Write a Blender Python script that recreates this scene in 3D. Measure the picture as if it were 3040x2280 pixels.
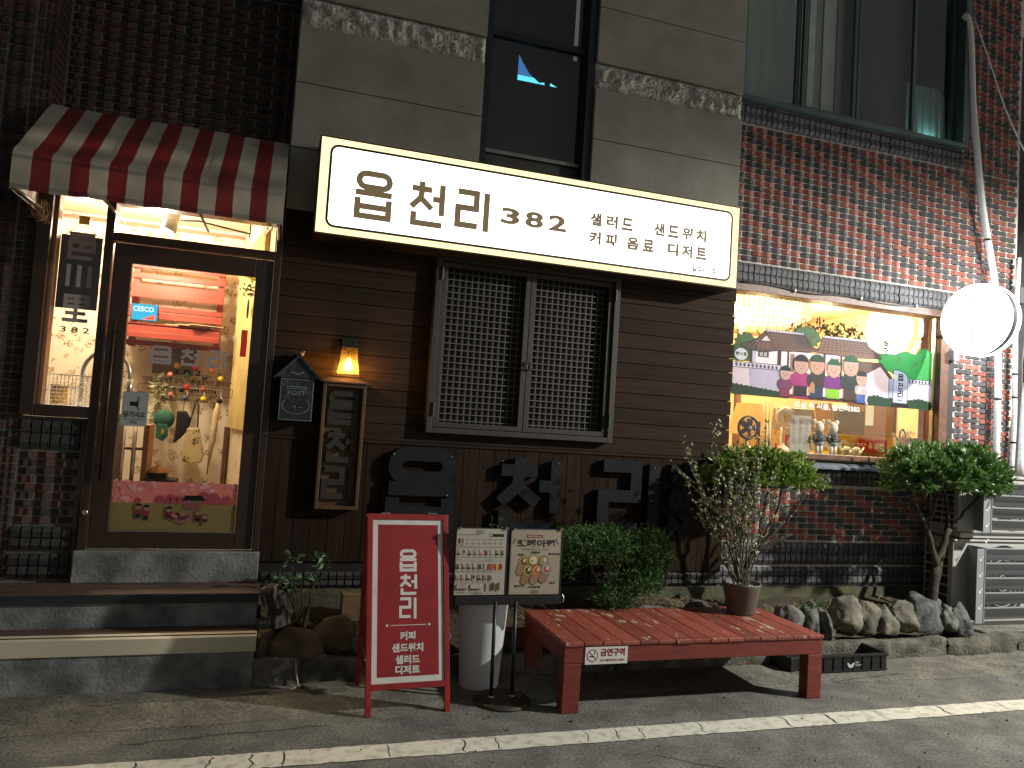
import bpy, bmesh, math, random
from mathutils import Vector, Matrix, noise
random.seed(7)
S = bpy.context.scene
for o in list(bpy.data.objects): bpy.data.objects.remove(o)
COL = S.collection
R = math.radians
# ------------------------------------------------------------------ camera
cam = bpy.data.cameras.new('camera'); CAM = bpy.data.objects.new('camera', cam); COL.objects.link(CAM)
cam.sensor_width = 36.0; cam.sensor_fit = 'HORIZONTAL'; cam.lens = 36*2200/3040
cam.clip_start = .05; cam.clip_end = 200
CP = Vector((0, -5.7, 1.82))
YAW, PIT, ROL = R(17.64), R(3.0), R(3.66)
_f = Vector((math.sin(YAW)*math.cos(PIT), math.cos(YAW)*math.cos(PIT), math.sin(PIT)))
_r = Vector((math.cos(YAW), -math.sin(YAW), 0)); _u = _r.cross(_f)
_r, _u = math.cos(ROL)*_r+math.sin(ROL)*_u, -math.sin(ROL)*_r+math.cos(ROL)*_u
mw = Matrix((( _r.x,_u.x,-_f.x,CP.x),(_r.y,_u.y,-_f.y,CP.y),(_r.z,_u.z,-_f.z,CP.z),(0,0,0,1)))
CAM.matrix_world = mw
S.camera = CAM
# ------------------------------------------------------------------ night sky
W = bpy.data.worlds.new('World'); S.world = W; W.use_nodes = True
nt = W.node_tree; nt.nodes.clear()
wo = nt.nodes.new('ShaderNodeOutputWorld'); bg = nt.nodes.new('ShaderNodeBackground')
sky = nt.nodes.new('ShaderNodeTexSky'); sky.sky_type = 'NISHITA'; sky.sun_disc = False
sky.sun_elevation = R(2); sky.sun_rotation = R(114)
hs = nt.nodes.new('ShaderNodeHueSaturation'); hs.inputs['Saturation'].default_value = .2
nt.links.new(sky.outputs[0], hs.inputs['Color']); nt.links.new(hs.outputs[0], bg.inputs[0]); nt.links.new(bg.outputs[0], wo.inputs[0])
bg.inputs[1].default_value = .12
# ------------------------------------------------------------------ exposure
S.view_settings.view_transform = 'Standard'; S.view_settings.look = 'None'
S.view_settings.exposure = 0; S.view_settings.gamma = 1
S.cycles.use_denoising = True
S.cycles.max_bounces = 8; S.cycles.transparent_max_bounces = 24; S.cycles.diffuse_bounces = 3
S.cycles.sample_clamp_indirect = 4; S.cycles.caustics_reflective = False; S.cycles.caustics_refractive = False
def light(name, kind, loc, power, col, radius=.1, parent=None):
    l = bpy.data.lights.new(name, kind); l.energy = power; l.color = col
    if kind in ('POINT', 'SPOT'): l.shadow_soft_size = radius
    o = bpy.data.objects.new(name, l); COL.objects.link(o); o.location = loc
    if parent is not None: o.parent = parent; o.location = Vector(loc)-WL[parent.name]
    return o
WL = {}
P_STREET, P_SIGN, P_ROUND, P_BULB, P_ENTRY, P_DISPLAY, P_CHAND = 3600, 3.2, 120, 65.0, 115, 170, 22
# ------------------------------------------------------------------ materials
def lin(c):
    if isinstance(c, str):
        c = [int(c[i:i+2], 16)/255 for i in (1, 3, 5)]
        c = [x/12.92 if x <= .04045 else ((x+.055)/1.055)**2.4 for x in c]
    return tuple(c[:3])
MC = {}
def mat(name, base, rough=.6, metal=0., spec=.4, var=.15, vs=6., col2=None, lo=.4, hi=.6, bump=0., bs=80., stretch=(1, 1, 1), trans=0., coat=0., detail=4.):
    if name in MC: return MC[name]
    m = bpy.data.materials.new(name); m.use_nodes = True; MC[name] = m
    n, l = m.node_tree.nodes, m.node_tree.links
    b = n['Principled BSDF']; base = lin(base)
    b.inputs['Roughness'].default_value = rough; b.inputs['Metallic'].default_value = metal
    b.inputs['Specular IOR Level'].default_value = spec; b.inputs['Coat Weight'].default_value = coat
    g = n.new('ShaderNodeNewGeometry'); mp = n.new('ShaderNodeMapping'); mp.inputs['Scale'].default_value = stretch
    l.new(g.outputs['Position'], mp.inputs['Vector'])
    t = n.new('ShaderNodeTexNoise'); t.inputs['Scale'].default_value = vs; t.inputs['Detail'].default_value = detail
    l.new(mp.outputs[0], t.inputs['Vector'])
    rp = n.new('ShaderNodeValToRGB'); l.new(t.outputs['Fac'], rp.inputs[0])
    if col2 is None:
        a = [x*(1-var) for x in base]; c = [min(1, x*(1+var)) for x in base]
        rp.color_ramp.elements[0].position = .3; rp.color_ramp.elements[1].position = .7
    else:
        a = base; c = lin(col2); rp.color_ramp.elements[0].position = lo; rp.color_ramp.elements[1].position = hi
    rp.color_ramp.elements[0].color = (*a, 1); rp.color_ramp.elements[1].color = (*c, 1)
    l.new(rp.outputs[0], b.inputs['Base Color'])
    if bump:
        t2 = n.new('ShaderNodeTexNoise'); t2.inputs['Scale'].default_value = bs; t2.inputs['Detail'].default_value = 5
        l.new(mp.outputs[0], t2.inputs['Vector'])
        bp = n.new('ShaderNodeBump'); bp.inputs['Strength'].default_value = min(1, bump); bp.inputs['Distance'].default_value = .01*max(1, bump)
        l.new(t2.outputs['Fac'], bp.inputs['Height']); l.new(bp.outputs[0], b.inputs['Normal'])
    if trans:
        tr = n.new('ShaderNodeBsdfTranslucent'); l.new(rp.outputs[0], tr.inputs[0])
        mx = n.new('ShaderNodeMixShader'); mx.inputs[0].default_value = trans
        l.new(b.outputs[0], mx.inputs[1]); l.new(tr.outputs[0], mx.inputs[2]); l.new(mx.outputs[0], n['Material Output'].inputs[0])
    return m
def asphalt(name, base, big=.25):
    m = mat(name, base, .8, spec=.35, var=.22, vs=1.1, bump=.55, bs=75)
    n, l = m.node_tree.nodes, m.node_tree.links; b = n['Principled BSDF']; old = b.inputs['Base Color'].links[0].from_socket
    g = n.new('ShaderNodeNewGeometry')
    def layer(src, kind, sc, lo, hi, a, c):
        t = n.new(kind); t.inputs['Scale'].default_value = sc; l.new(g.outputs['Position'], t.inputs['Vector'])
        if 'Detail' in t.inputs: t.inputs['Detail'].default_value = 3
        r = n.new('ShaderNodeValToRGB'); r.color_ramp.elements[0].position = lo; r.color_ramp.elements[1].position = hi
        r.color_ramp.elements[0].color = (a, a, a, 1); r.color_ramp.elements[1].color = (c, c, c*.97, 1); l.new(t.outputs[0], r.inputs[0])
        mx = n.new('ShaderNodeMixRGB'); mx.blend_type = 'MULTIPLY'; mx.inputs[0].default_value = 1; l.new(src, mx.inputs[1]); l.new(r.outputs[0], mx.inputs[2]); return mx.outputs[0]
    s2 = layer(old, 'ShaderNodeTexNoise', 55, .36, .64, .66, 1.32); s2 = layer(s2, 'ShaderNodeTexVoronoi', 38, .05, .5, 1.5, .82); s2 = layer(s2, 'ShaderNodeTexNoise', 5, .4, .62, .8, 1.15)
    l.new(s2, b.inputs['Base Color']); return m
def flat(hx, film=0.):                       # printed ink
    return mat(('film ' if film else 'ink ')+str(hx), hx, .55, 0, .3, .04, 30, trans=film)
def emis(name, col, strength):
    if name in MC: return MC[name]
    m = bpy.data.materials.new(name); m.use_nodes = True; MC[name] = m
    n, l = m.node_tree.nodes, m.node_tree.links; n.remove(n['Principled BSDF'])
    e = n.new('ShaderNodeEmission'); e.inputs[0].default_value = (*lin(col), 1); e.inputs[1].default_value = strength
    l.new(e.outputs[0], n['Material Output'].inputs[0]); return m
def glass(name, tint=(1, 1, 1), ior=1.5, rough=0.0):
    if name in MC: return MC[name]
    m = bpy.data.materials.new(name); m.use_nodes = True; MC[name] = m
    n, l = m.node_tree.nodes, m.node_tree.links; n.remove(n['Principled BSDF'])
    t = n.new('ShaderNodeBsdfTransparent'); t.inputs[0].default_value = (*tint, 1)
    g = n.new('ShaderNodeBsdfGlossy'); g.inputs['Roughness'].default_value = rough
    fr = n.new('ShaderNodeFresnel'); fr.inputs[0].default_value = ior
    ge = n.new('ShaderNodeNewGeometry'); ma = n.new('ShaderNodeMath'); ma.operation = 'MULTIPLY_ADD'; ma.inputs[1].default_value = 1/ior-ior; ma.inputs[2].default_value = ior
    l.new(ge.outputs['Backfacing'], ma.inputs[0]); l.new(ma.outputs[0], fr.inputs[0])      # same reflectance on both faces of a pane
    mx = n.new('ShaderNodeMixShader'); l.new(fr.outputs[0], mx.inputs[0]); l.new(t.outputs[0], mx.inputs[1]); l.new(g.outputs[0], mx.inputs[2])
    l.new(mx.outputs[0], n['Material Output'].inputs[0]); return m
def wallpaper(name, base, spot):
    m = mat(name, base, .8, var=.05, vs=2)
    n, l = m.node_tree.nodes, m.node_tree.links; b = n['Principled BSDF']
    old = b.inputs['Base Color'].links[0].from_socket
    g = n.new('ShaderNodeNewGeometry')
    nz = n.new('ShaderNodeTexNoise'); nz.inputs['Scale'].default_value = 28; nz.inputs['Detail'].default_value = 3
    l.new(g.outputs['Position'], nz.inputs['Vector'])
    ad = n.new('ShaderNodeVectorMath'); ad.operation = 'MULTIPLY_ADD'; ad.inputs[1].default_value = (.09,)*3
    l.new(nz.outputs['Color'], ad.inputs[0]); l.new(g.outputs['Position'], ad.inputs[2])
    v = n.new('ShaderNodeTexVoronoi'); v.inputs['Scale'].default_value = 9.5; l.new(ad.outputs[0], v.inputs['Vector'])
    rp = n.new('ShaderNodeValToRGB'); rp.color_ramp.elements[0].position = .3; rp.color_ramp.elements[1].position = .4
    rp.color_ramp.elements[0].color = (1, 1, 1, 1); rp.color_ramp.elements[1].color = (0, 0, 0, 1)
    l.new(v.outputs['Distance'], rp.inputs[0])
    v2 = n.new('ShaderNodeTexNoise'); v2.inputs['Scale'].default_value = 60; l.new(g.outputs['Position'], v2.inputs['Vector'])
    vr = n.new('ShaderNodeValToRGB'); vr.color_ramp.elements[0].position = .42; vr.color_ramp.elements[1].position = .58; l.new(v2.outputs['Fac'], vr.inputs[0])
    mm = n.new('ShaderNodeMath'); mm.operation = 'MULTIPLY'; l.new(rp.outputs[0], mm.inputs[0]); l.new(vr.outputs[0], mm.inputs[1])
    mx = n.new('ShaderNodeMixRGB'); l.new(mm.outputs[0], mx.inputs[0]); l.new(old, mx.inputs[1]); mx.inputs[2].default_value = (*lin(spot), 1)
    l.new(mx.outputs[0], b.inputs['Base Color']); return m
# ------------------------------------------------------------------ mesh builder
class MB:
    def __init__(s): s.v = []; s.f = []; s.m = []
    def face(s, pts, m=0):
        i = len(s.v); s.v += [tuple(p) for p in pts]; s.f.append(tuple(range(i, i+len(pts)))); s.m.append(m)
    def add(s, verts, faces, m=0):
        i = len(s.v); s.v += [tuple(p) for p in verts]
        for f in faces: s.f.append(tuple(i+k for k in f)); s.m.append(m)
    def box(s, x0, x1, y0, y1, z0, z1, m=0):
        s.add([(x0,y0,z0),(x1,y0,z0),(x1,y1,z0),(x0,y1,z0),(x0,y0,z1),(x1,y0,z1),(x1,y1,z1),(x0,y1,z1)],
              [(0,3,2,1),(4,5,6,7),(0,1,5,4),(1,2,6,5),(2,3,7,6),(3,0,4,7)], m); return s
    def obox(s, c, ax, ay, az, m=0):          # oriented box: centre and three half-axis vectors
        c, ax, ay, az = map(Vector, (c, ax, ay, az)); P = []
        for k in (-1, 1):
            for i, j in ((-1,-1),(1,-1),(1,1),(-1,1)): P.append(c+ax*i+ay*j+az*k)
        s.add(P, [(0,3,2,1),(4,5,6,7),(0,1,5,4),(1,2,6,5),(2,3,7,6),(3,0,4,7)], m); return s
    def bar(s, p, q, w, d=None, m=0, up=(0, 0, 1)):
        p, q = Vector(p), Vector(q); t = (q-p); L = t.length; t.normalize(); d = d or w
        a = t.cross(Vector(up))
        if a.length < 1e-4: a = t.cross(Vector((1, 0, 0)))
        a.normalize(); b = a.cross(t)
        return s.obox((p+q)/2, a*w/2, t*L/2, b*d/2, m)
    def tube(s, path, r, n=8, m=0, caps=True):
        path = [Vector(p) for p in path]; rs = r if isinstance(r, (list, tuple)) else [r]*len(path)
        i0 = len(s.v); prev = None
        for k, p in enumerate(path):
            t = (path[min(k+1, len(path)-1)]-path[max(k-1, 0)])
            if t.length < 1e-6: t = Vector((0, 0, 1))
            t.normalize()
            if prev is None:
                a = t.cross(Vector((0, 0, 1)));
                if a.length < .05: a = t.cross(Vector((1, 0, 0)))
            else: a = prev-t*prev.dot(t)
            a.normalize(); prev = a; b = t.cross(a)
            for j in range(n):
                g = 2*math.pi*j/n; s.v.append(tuple(p+(a*math.cos(g)+b*math.sin(g))*rs[k]))
        for k in range(len(path)-1):
            for j in range(n):
                j2 = (j+1) % n
                s.f.append((i0+k*n+j, i0+k*n+j2, i0+(k+1)*n+j2, i0+(k+1)*n+j)); s.m.append(m)
        if caps:
            s.f.append(tuple(i0+j for j in range(n))[::-1]); s.m.append(m)
            e = i0+(len(path)-1)*n; s.f.append(tuple(e+j for j in range(n))); s.m.append(m)
        return s
    def lathe(s, prof, c, n=24, m=0, axis='z'):
        c = Vector(c); i0 = len(s.v)
        for r, h in prof:
            for j in range(n):
                g = 2*math.pi*j/n; x, y = r*math.cos(g), r*math.sin(g)
                s.v.append(tuple(c+Vector((x, y, h) if axis == 'z' else ((h, x, y) if axis == 'x' else (x, h, y)))))
        for k in range(len(prof)-1):
            for j in range(n):
                j2 = (j+1) % n; s.f.append((i0+k*n+j, i0+k*n+j2, i0+(k+1)*n+j2, i0+(k+1)*n+j)); s.m.append(m)
        for k, fl in ((0, True), (len(prof)-1, False)):
            if prof[k][0] > 1e-4:
                t = tuple(i0+k*n+j for j in range(n)); s.f.append(t[::-1] if fl else t); s.m.append(m)
        return s
    def prism(s, poly, y0, y1, m=0):           # polygon in x,z extruded along y (y0 = front)
        n = len(poly); i = len(s.v)
        s.v += [(x, y0, z) for x, z in poly]+[(x, y1, z) for x, z in poly]
        s.f.append(tuple(range(i, i+n))); s.m.append(m); s.f.append(tuple(range(i+2*n-1, i+n-1, -1))); s.m.append(m)
        for k in range(n):
            k2 = (k+1) % n; s.f.append((i+k2, i+k, i+n+k, i+n+k2)); s.m.append(m)
        return s
    def ball(s, c, r, n=10, m=0, sx=1, sy=1, sz=1):
        h = n//2+1
        prof = [(math.sin(math.pi*k/h), -math.cos(math.pi*k/h)) for k in range(h+1)]
        i = len(s.v); s.lathe([(max(a, .02)*r, b*r) for a, b in prof], (0, 0, 0), n, m)
        for k in range(i, len(s.v)):
            x, y, z = s.v[k]; s.v[k] = (c[0]+x*sx, c[1]+y*sy, c[2]+z*sz)
        return s
    def mesh(s, name, mats, smooth=False):
        me = bpy.data.meshes.new(name); me.from_pydata(s.v, [], s.f)
        for k in mats: me.materials.append(k)
        if len(mats) > 1: me.polygons.foreach_set('material_index', s.m)
        if smooth:
            bm = bmesh.new(); bm.from_mesh(me); bmesh.ops.remove_doubles(bm, verts=bm.verts, dist=1e-5); bm.to_mesh(me); bm.free()
            me.polygons.foreach_set('use_smooth', [True]*len(me.polygons))
        me.update(); return me
    def build(s, name, parent, mats, smooth=False, bev=0, label=None, kind=None):
        if not isinstance(mats, (list, tuple)): mats = [mats]
        return link(s.mesh(name, mats, smooth), name, parent, bev, label, kind)
def link(me, name, parent=None, bev=0, label=None, kind=None, loc=(0, 0, 0)):
    o = bpy.data.objects.new(name, me); COL.objects.link(o)
    o.location = loc
    if parent is not None:
        o.parent = parent; o.location = Vector(loc)-WL[parent.name]
    WL[o.name] = Vector(loc)
    if bev:
        b = o.modifiers.new('bevel', 'BEVEL'); b.width = bev; b.segments = 2; b.limit_method = 'ANGLE'; b.angle_limit = R(40)
    if label: o['label'] = label
    if kind: o['kind'] = kind
    return o
def thing(name, label, cat, loc=(0, 0, 0), group=None):
    o = bpy.data.objects.new(name, None); COL.objects.link(o); o.location = loc; o.empty_display_size = .1
    WL[o.name] = Vector(loc); tag(o, label, cat, group); return o
def tag(o, label, cat, group=None):
    o['label'] = label; o['category'] = cat
    if group: o['group'] = group
    return o
def struct(mb, name, mats, smooth=False):
    return mb.build(name, None, mats, smooth, kind='structure')
# ------------------------------------------------------------------ flat drawing: strokes, shapes and lettering on a plane
TXT = {}
def textmesh(s, bold=0.):
    k = (s, bold)
    if k not in TXT:
        c = bpy.data.curves.new('lettering', 'FONT'); c.body = s; c.size = 1; c.resolution_u = 3; c.offset = bold
        o = bpy.data.objects.new('lettering', c); COL.objects.link(o)
        me = bpy.data.meshes.new_from_object(o.evaluated_get(bpy.context.evaluated_depsgraph_get()))
        v = [(p.co.x, p.co.y) for p in me.vertices]; f = [tuple(q.vertices) for q in me.polygons]
        bpy.data.objects.remove(o); bpy.data.curves.remove(c); bpy.data.meshes.remove(me)
        xs = [p[0] for p in v]; ys = [p[1] for p in v]
        TXT[k] = (v, f, min(xs), max(xs), min(ys), max(ys))
    return TXT[k]
GL = {  # heavy sign lettering drawn as strokes in a unit box
 '읍': [('o', .5, .815, .84, .29), [(0, .54), (1, .54)], [(.07, .43), (.07, .04), (.93, .04), (.93, .43)], [(.07, .245), (.93, .245)]],
 '천': [[(.33, 1), (.33, .84)], [(.04, .83), (.62, .83)], [(.34, .83), (.30, .62), (.04, .40)], [(.34, .60), (.64, .40)], [(.93, .98), (.93, .27)], [(.66, .63), (.93, .63)], [(.12, .30), (.12, .05), (.96, .05)]],
 '리': [[(.02, .95), (.62, .95), (.62, .54), (.04, .54), (.04, .09), (.68, .09)], [(.95, 1), (.95, -.02)]],
 '邑': [('r', .08, .80, .96, .99), ('r', .06, .36, .98, .66), [(.52, .66), (.52, .36)], [(.06, .36), (.06, .06), (.98, .06)]],
 '川': [[(.06, .96), (.06, .04)], [(.5, .96), (.5, .04)], [(.94, .96), (.94, .04)]],
 '里': [('r', .08, .58, .92, .98), [(.08, .78), (.92, .78)], [(.5, .98), (.5, .06)], [(.1, .33), (.9, .33)], [(0, .06), (1, .06)]],
}
class Draw:
    def __init__(s, o, ux, uy, step=.00012):
        s.mb = MB(); s.o, s.ux, s.uy = Vector(o), Vector(ux), Vector(uy)
        s.n = s.ux.cross(s.uy).normalized(); s.h = 0; s.step = step; s.mats = []
    def mi(s, m):
        if m not in s.mats: s.mats.append(m)
        return s.mats.index(m)
    def pt(s, x, y, h): return s.o+s.ux*x+s.uy*y+s.n*h
    def poly(s, pts, m, depth=0., raise_=True):
        if raise_: s.h += s.step
        h = s.h+depth; k = s.mi(m); s.mb.face([s.pt(x, y, h) for x, y in pts], k)
        if depth:
            n = len(pts)
            for i in range(n):
                a, b = pts[i], pts[(i+1) % n]
                s.mb.face([s.pt(*a, 0), s.pt(*b, 0), s.pt(*b, h), s.pt(*a, h)], k)
        return s
    def rect(s, x0, y0, x1, y1, m, depth=0.): return s.poly([(x0, y0), (x1, y0), (x1, y1), (x0, y1)], m, depth)
    def ell(s, cx, cy, rx, ry, m, n=20, a0=0., a1=2*math.pi):
        full = a1-a0 > 6.28; k = n if full else n+1
        return s.poly([(cx+rx*math.cos(a0+(a1-a0)*i/n), cy+ry*math.sin(a0+(a1-a0)*i/n)) for i in range(k)], m)
    def line(s, pts, w, m, closed=False, depth=0.):
        n = len(pts); L = []; Q = []
        for i in range(n):
            p = Vector(pts[i])
            a = Vector(pts[i-1]) if (i > 0 or closed) else None; b = Vector(pts[(i+1) % n]) if (i < n-1 or closed) else None
            d1 = (p-a).normalized() if a is not None else None; d2 = (b-p).normalized() if b is not None else None
            if d1 is None: d1 = d2
            if d2 is None: d2 = d1
            n1 = Vector((-d1.y, d1.x)); n2 = Vector((-d2.y, d2.x)); mt = n1+n2
            if mt.length < .2: mt = n1
            mt.normalize(); k = w/2/max(.35, mt.dot(n1))
            L.append(p+mt*k); Q.append(p-mt*k)
        s.h += s.step
        for i in range(n if closed else n-1):
            j = (i+1) % n
            s.poly([tuple(Q[i]), tuple(Q[j]), tuple(L[j]), tuple(L[i])], m, depth, raise_=False)
        return s
    def rrect(s, x0, y0, x1, y1, r, w, m):
        P = []
        for cx, cy, a in ((x1-r, y1-r, 0), (x0+r, y1-r, 90), (x0+r, y0+r, 180), (x1-r, y0+r, 270)):
            for i in range(6): g = R(a+18*i); P.append((cx+r*math.cos(g), cy+r*math.sin(g)))
        return s.line(P, w, m, True)
    def glyph(s, ch, x0, y0, x1, y1, w, m, depth=0.):
        q = lambda p: (x0+p[0]*(x1-x0), y0+p[1]*(y1-y0))
        for st in GL[ch]:
            if st[0] == 'o':
                cx, cy = q(st[1:3]); rx, ry = st[3]*(x1-x0)/2, st[4]*(y1-y0)/2; rr = min(rx, ry); P = []
                for sx, a in ((1, -90), (-1, 90)):
                    for i in range(9):
                        g = R(a+22.5*i); P.append((cx+sx*max(0, rx-rr)+rr*math.cos(g), cy+ry*math.sin(g)))
                s.line(P, w, m, True, depth)
            elif st[0] == 'r':
                a, b = q(st[1:3]); c, d = q(st[3:5]); s.line([(a, b), (c, b), (c, d), (a, d)], w, m, True, depth)
            else: s.line([q(p) for p in st], w, m, False, depth)
        return s
    def text(s, t, x0, y0, x1, y1, m, bold=0.02, keep=False, depth=0.):
        v, f, a, b, c, d = textmesh(t, bold); s.h += s.step; k = s.mi(m); i = len(s.mb.v)
        sx = (x1-x0)/(b-a); sy = (y1-y0)/(d-c)
        if keep: sx = sy
        for p in v: s.mb.v.append(tuple(s.pt(x0+(p[0]-a)*sx, y0+(p[1]-c)*sy, s.h+depth)))
        for q in f: s.mb.f.append(tuple(i+z for z in q)); s.mb.m.append(k)
        if depth:                              # side walls along the outline
            n = len(v); cnt = {}
            for p in v: s.mb.v.append(tuple(s.pt(x0+(p[0]-a)*sx, y0+(p[1]-c)*sy, 0)))
            for q in f:
                for e in range(len(q)): a2, b2 = q[e], q[(e+1) % len(q)]; cnt[(min(a2, b2), max(a2, b2))] = cnt.get((min(a2, b2), max(a2, b2)), 0)+1
            for (a2, b2), c2 in cnt.items():
                if c2 == 1: s.mb.f.append((i+a2, i+b2, i+n+b2, i+n+a2)); s.mb.m.append(k)
        return s
    def build(s, name, parent, label=None): return s.mb.build(name, parent, s.mats, label=label)
def XZ(y, x0=0., z0=0.): return Draw((x0, y, z0), (1, 0, 0), (0, 0, 1))       # faces the street (-y)
# ================================================================== SETTING
asph = asphalt('asphalt', (.168, .165, .156))
conc_g = asphalt('pavement concrete', (.19, .178, .155))
conc = mat('step concrete', (.085, .088, .085), .75, col2=(.25, .255, .25), lo=.38, hi=.68, vs=4.5, bump=.6, bs=45, detail=8)
soil_m = mat('soil', (.05, .036, .022), .95, var=.5, vs=30, bump=1, bs=60)
paint_m = mat('road paint', (.62, .595, .50), .7, col2=(.36, .34, .285), lo=.48, hi=.72, vs=16, bump=.4, bs=140, detail=7)
MB().box(-30, 30, -30, 30, -.3, 0).build('road', None, asph, kind='structure')
road = bpy.data.objects['road']
# concrete strip between the road and the building, ragged front edge
mb = MB(); n = 90; top = []; bot = []
for i in range(n+1):
    x = -4+14*i/n
    e = -1.03-.10*noise.noise((x*.6, 3, 0))-.03*noise.noise((x*4, 1, 0))-(.1 if x < .3 else 0)*min(1, (.3-x)/.5)
    top.append((x, e)); bot.append((x, .3))
for i in range(n):
    (a, b), (c, d) = top[i], top[i+1]
    mb.add([(a, b, .002), (c, d, .002), (c, d+.05, .007), (a, b+.05, .007), (c, .3, .009), (a, .3, .009)], [(0, 1, 2, 3), (3, 2, 4, 5)])
pave = struct(mb, 'pavement', conc_g)
# white edge line in worn pieces
x = -2.4; k = 0; yl0, yl1 = -1.695, -1.52
def edgej(y, s): return .022*noise.noise((y*13, s*7.3, 2))+.012*noise.noise((y*37, s*3.1, 5))
while x < 7.6:
    L = random.choice((.16, .2, .28, .35, .42, .55, .62)); g = random.choice((.007, .011, .018))
    P = []; N = 7; M2 = 9
    for i in range(M2+1): P.append((x+L*i/M2, yl0+.006*noise.noise((x*3+i, 5, 0))+random.uniform(-.006, .006)))
    for i in range(1, N): P.append((x+L+.03*(i/N-.5)+edgej(yl0+i*.025, k+1), yl0+(yl1-yl0)*i/N))
    for i in range(M2+1): P.append((x+L-L*i/M2+.0, yl1+.006*noise.noise((x*3+i, 8, 0))+random.uniform(-.004, .004)))
    for i in range(1, N): P.append((x+.03*((N-i)/N-.5)+edgej(yl0+(N-i)*.025, k)+g, yl1-(yl1-yl0)*i/N))
    m2 = MB(); m2.face([(a, b, .0045) for a, b in P])
    m2.build('line_piece', road, paint_m); x += L; k += 1
# hairline cracks and grit on the pavement and road
random.seed(31)
crk = mat('crack filth', (.03, .028, .025), .9)
for (xa_, ya_, xb_, yb_, par, zz) in ((5.85, -.6, 6.35, -1.05, pave, .0095), (6.35, -1.05, 7.3, -1.35, road, .003), (-.9, -.75, .3, -.68, pave, .0098), (2.2, -1.9, 2.9, -2.4, road, .003), (4.2, -1.0, 5.0, -.9, pave, .0095), (-.6, -1.3, .4, -1.22, road, .003), (5.2, -1.75, 5.9, -2.3, road, .003)):
    d = Draw((0, 0, zz), (1, 0, 0), (0, 1, 0)); P = []
    for i in range(15): t_ = i/14; P.append((xa_+(xb_-xa_)*t_+.03*noise.noise((t_*9, xa_, 1)), ya_+(yb_-ya_)*t_+.035*noise.noise((t_*9, ya_, 4))))
    d.line(P, .0055, crk); d.build('crack', par)
gm_ = MB()
for i in range(420):
    x, y = random.uniform(-1.6, 7), random.uniform(-2.6, -.6); r_ = random.uniform(.002, .006)*(1.6 if random.random() < .08 else 1)
    gm_.ball((x, y, r_*.7+(.008 if y > -1.0 else .001)), r_, 5)
g_ = gm_.build('loose_grit', None, mat('grit', (.16, .15, .13), .9, var=.6, vs=30), kind='stuff'); tag(g_, 'loose grit scattered on the road and pavement', 'grit')
random.seed(8)
# raised planting bed soil
def soilz(x, y):
    t = max(0, min(1, (y+.55)/.45)); base = .17+.24*t
    if x > 4.1: base = .17+.19*t
    return base+.03*noise.noise((x*4, y*5, 1))+.015*noise.noise((x*14, y*14, 4))
mb = MB(); nx, ny = 130, 14
for i in range(nx+1):
    for j in range(ny+1):
        x = .02+6.2*i/nx; y = -.5+.65*j/ny; mb.v.append((x, y, soilz(x, y)))
for i in range(nx):
    for j in range(ny):
        a = i*(ny+1)+j; mb.f.append((a, a+ny+1, a+ny+2, a+1)); mb.m.append(0)
soil = struct(mb, 'planting_bed_soil', soil_m, True)
# ------------------------------------------------------------------ entrance steps
deck = mat('step boards', (.085, .05, .036), .6, var=.45, vs=9, stretch=(.4, 6, 6), bump=.5, bs=30)
steps = thing('entrance_steps', 'two concrete entrance steps with brown board treads below the glass door', 'steps', (-1.2, -.3, 0))
MB().box(-3.2, -.003, -.545, -.02, .0, .325).build('lower_riser', steps, conc, bev=.008)
MB().box(-3.2, -.003, -.335, -.01, .327, .53).build('upper_riser', steps, conc, bev=.008)
MB().box(-1.21, -.02, -.03, .12, .56, .775).build('door_sill_block', steps, conc, bev=.006)
for j in range(3): MB().box(-3.2, .0, -.535+j*.068, -.47+j*.068, .328, .345).build('tread_board', steps, deck, bev=.002)
for j in range(4): MB().box(-3.2, .004, -.345+j*.084, -.265+j*.084, .532, .56).build('landing_board', steps, deck, bev=.002)
MB().box(-3.2, .002, -.352, -.347, .5, .556).build('landing_trim', steps, mat('dark trim', (.022, .023, .026), .5))
nos = mat('cream aluminium nosing', (.50, .46, .34), .45, .0, var=.12, vs=3)
ns = MB(); ns.box(-3.2, .006, -.557, -.552, .236, .332); ns.face([(-3.2, -.557, .332), (.006, -.557, .332), (.006, -.505, .352), (-3.2, -.505, .352)])
nz = ns.build('metal_nosing', steps, nos)
for xx in (-2.4, -1.75, -1.1, -.55, -.12): MB().lathe([(.005, 0), (.004, .003)], (xx, -.53, .343), 8).build('screw', nz, mat('dark screw', (.03, .03, .03), .4, .6))
# ------------------------------------------------------------------ kerb stones in front of the bed
kerb_m = mat('rough kerb stone', (.055, .052, .042), .9, col2=(.16, .148, .115), lo=.35, hi=.7, vs=7, bump=1.6, bs=40, detail=8)
def rough_block(x0, x1, y0, y1, z0, z1, amp=.015, seed=0, m=None, name='kerb_stone', parent=None):
    nx, nz = max(2, int((x1-x0)/.05)), 5; mb = MB()
    for i in range(nx+1):
        for j in range(nz+4):
            x = x0+(x1-x0)*i/nx
            if j <= nz: y, z = y0, z0+(z1-z0)*j/nz
            else: y, z = y0+(y1-y0)*(j-nz)/3, z1
            q = (x*9+seed, y*9, z*9); e = 1 if j else .2
            edge = -.018 if (i in (0, nx)) else 0
            mb.v.append((x+.006*noise.noise((y*20, z*20, seed)), y-edge-(amp*noise.noise(q)+.5*amp*noise.noise(tuple(3*a for a in q)))*e+(.012 if j == nz else 0), z+(.02*noise.noise((x*5, seed, 1))+edge*.5)*(j >= nz)))
    H = nz+4
    for i in range(nx):
        for j in range(H-1): a = i*H+j; mb.f.append((a, a+H, a+H+1, a+1)); mb.m.append(0)
    return mb.build(name, parent, m or kerb_m, True)
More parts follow.
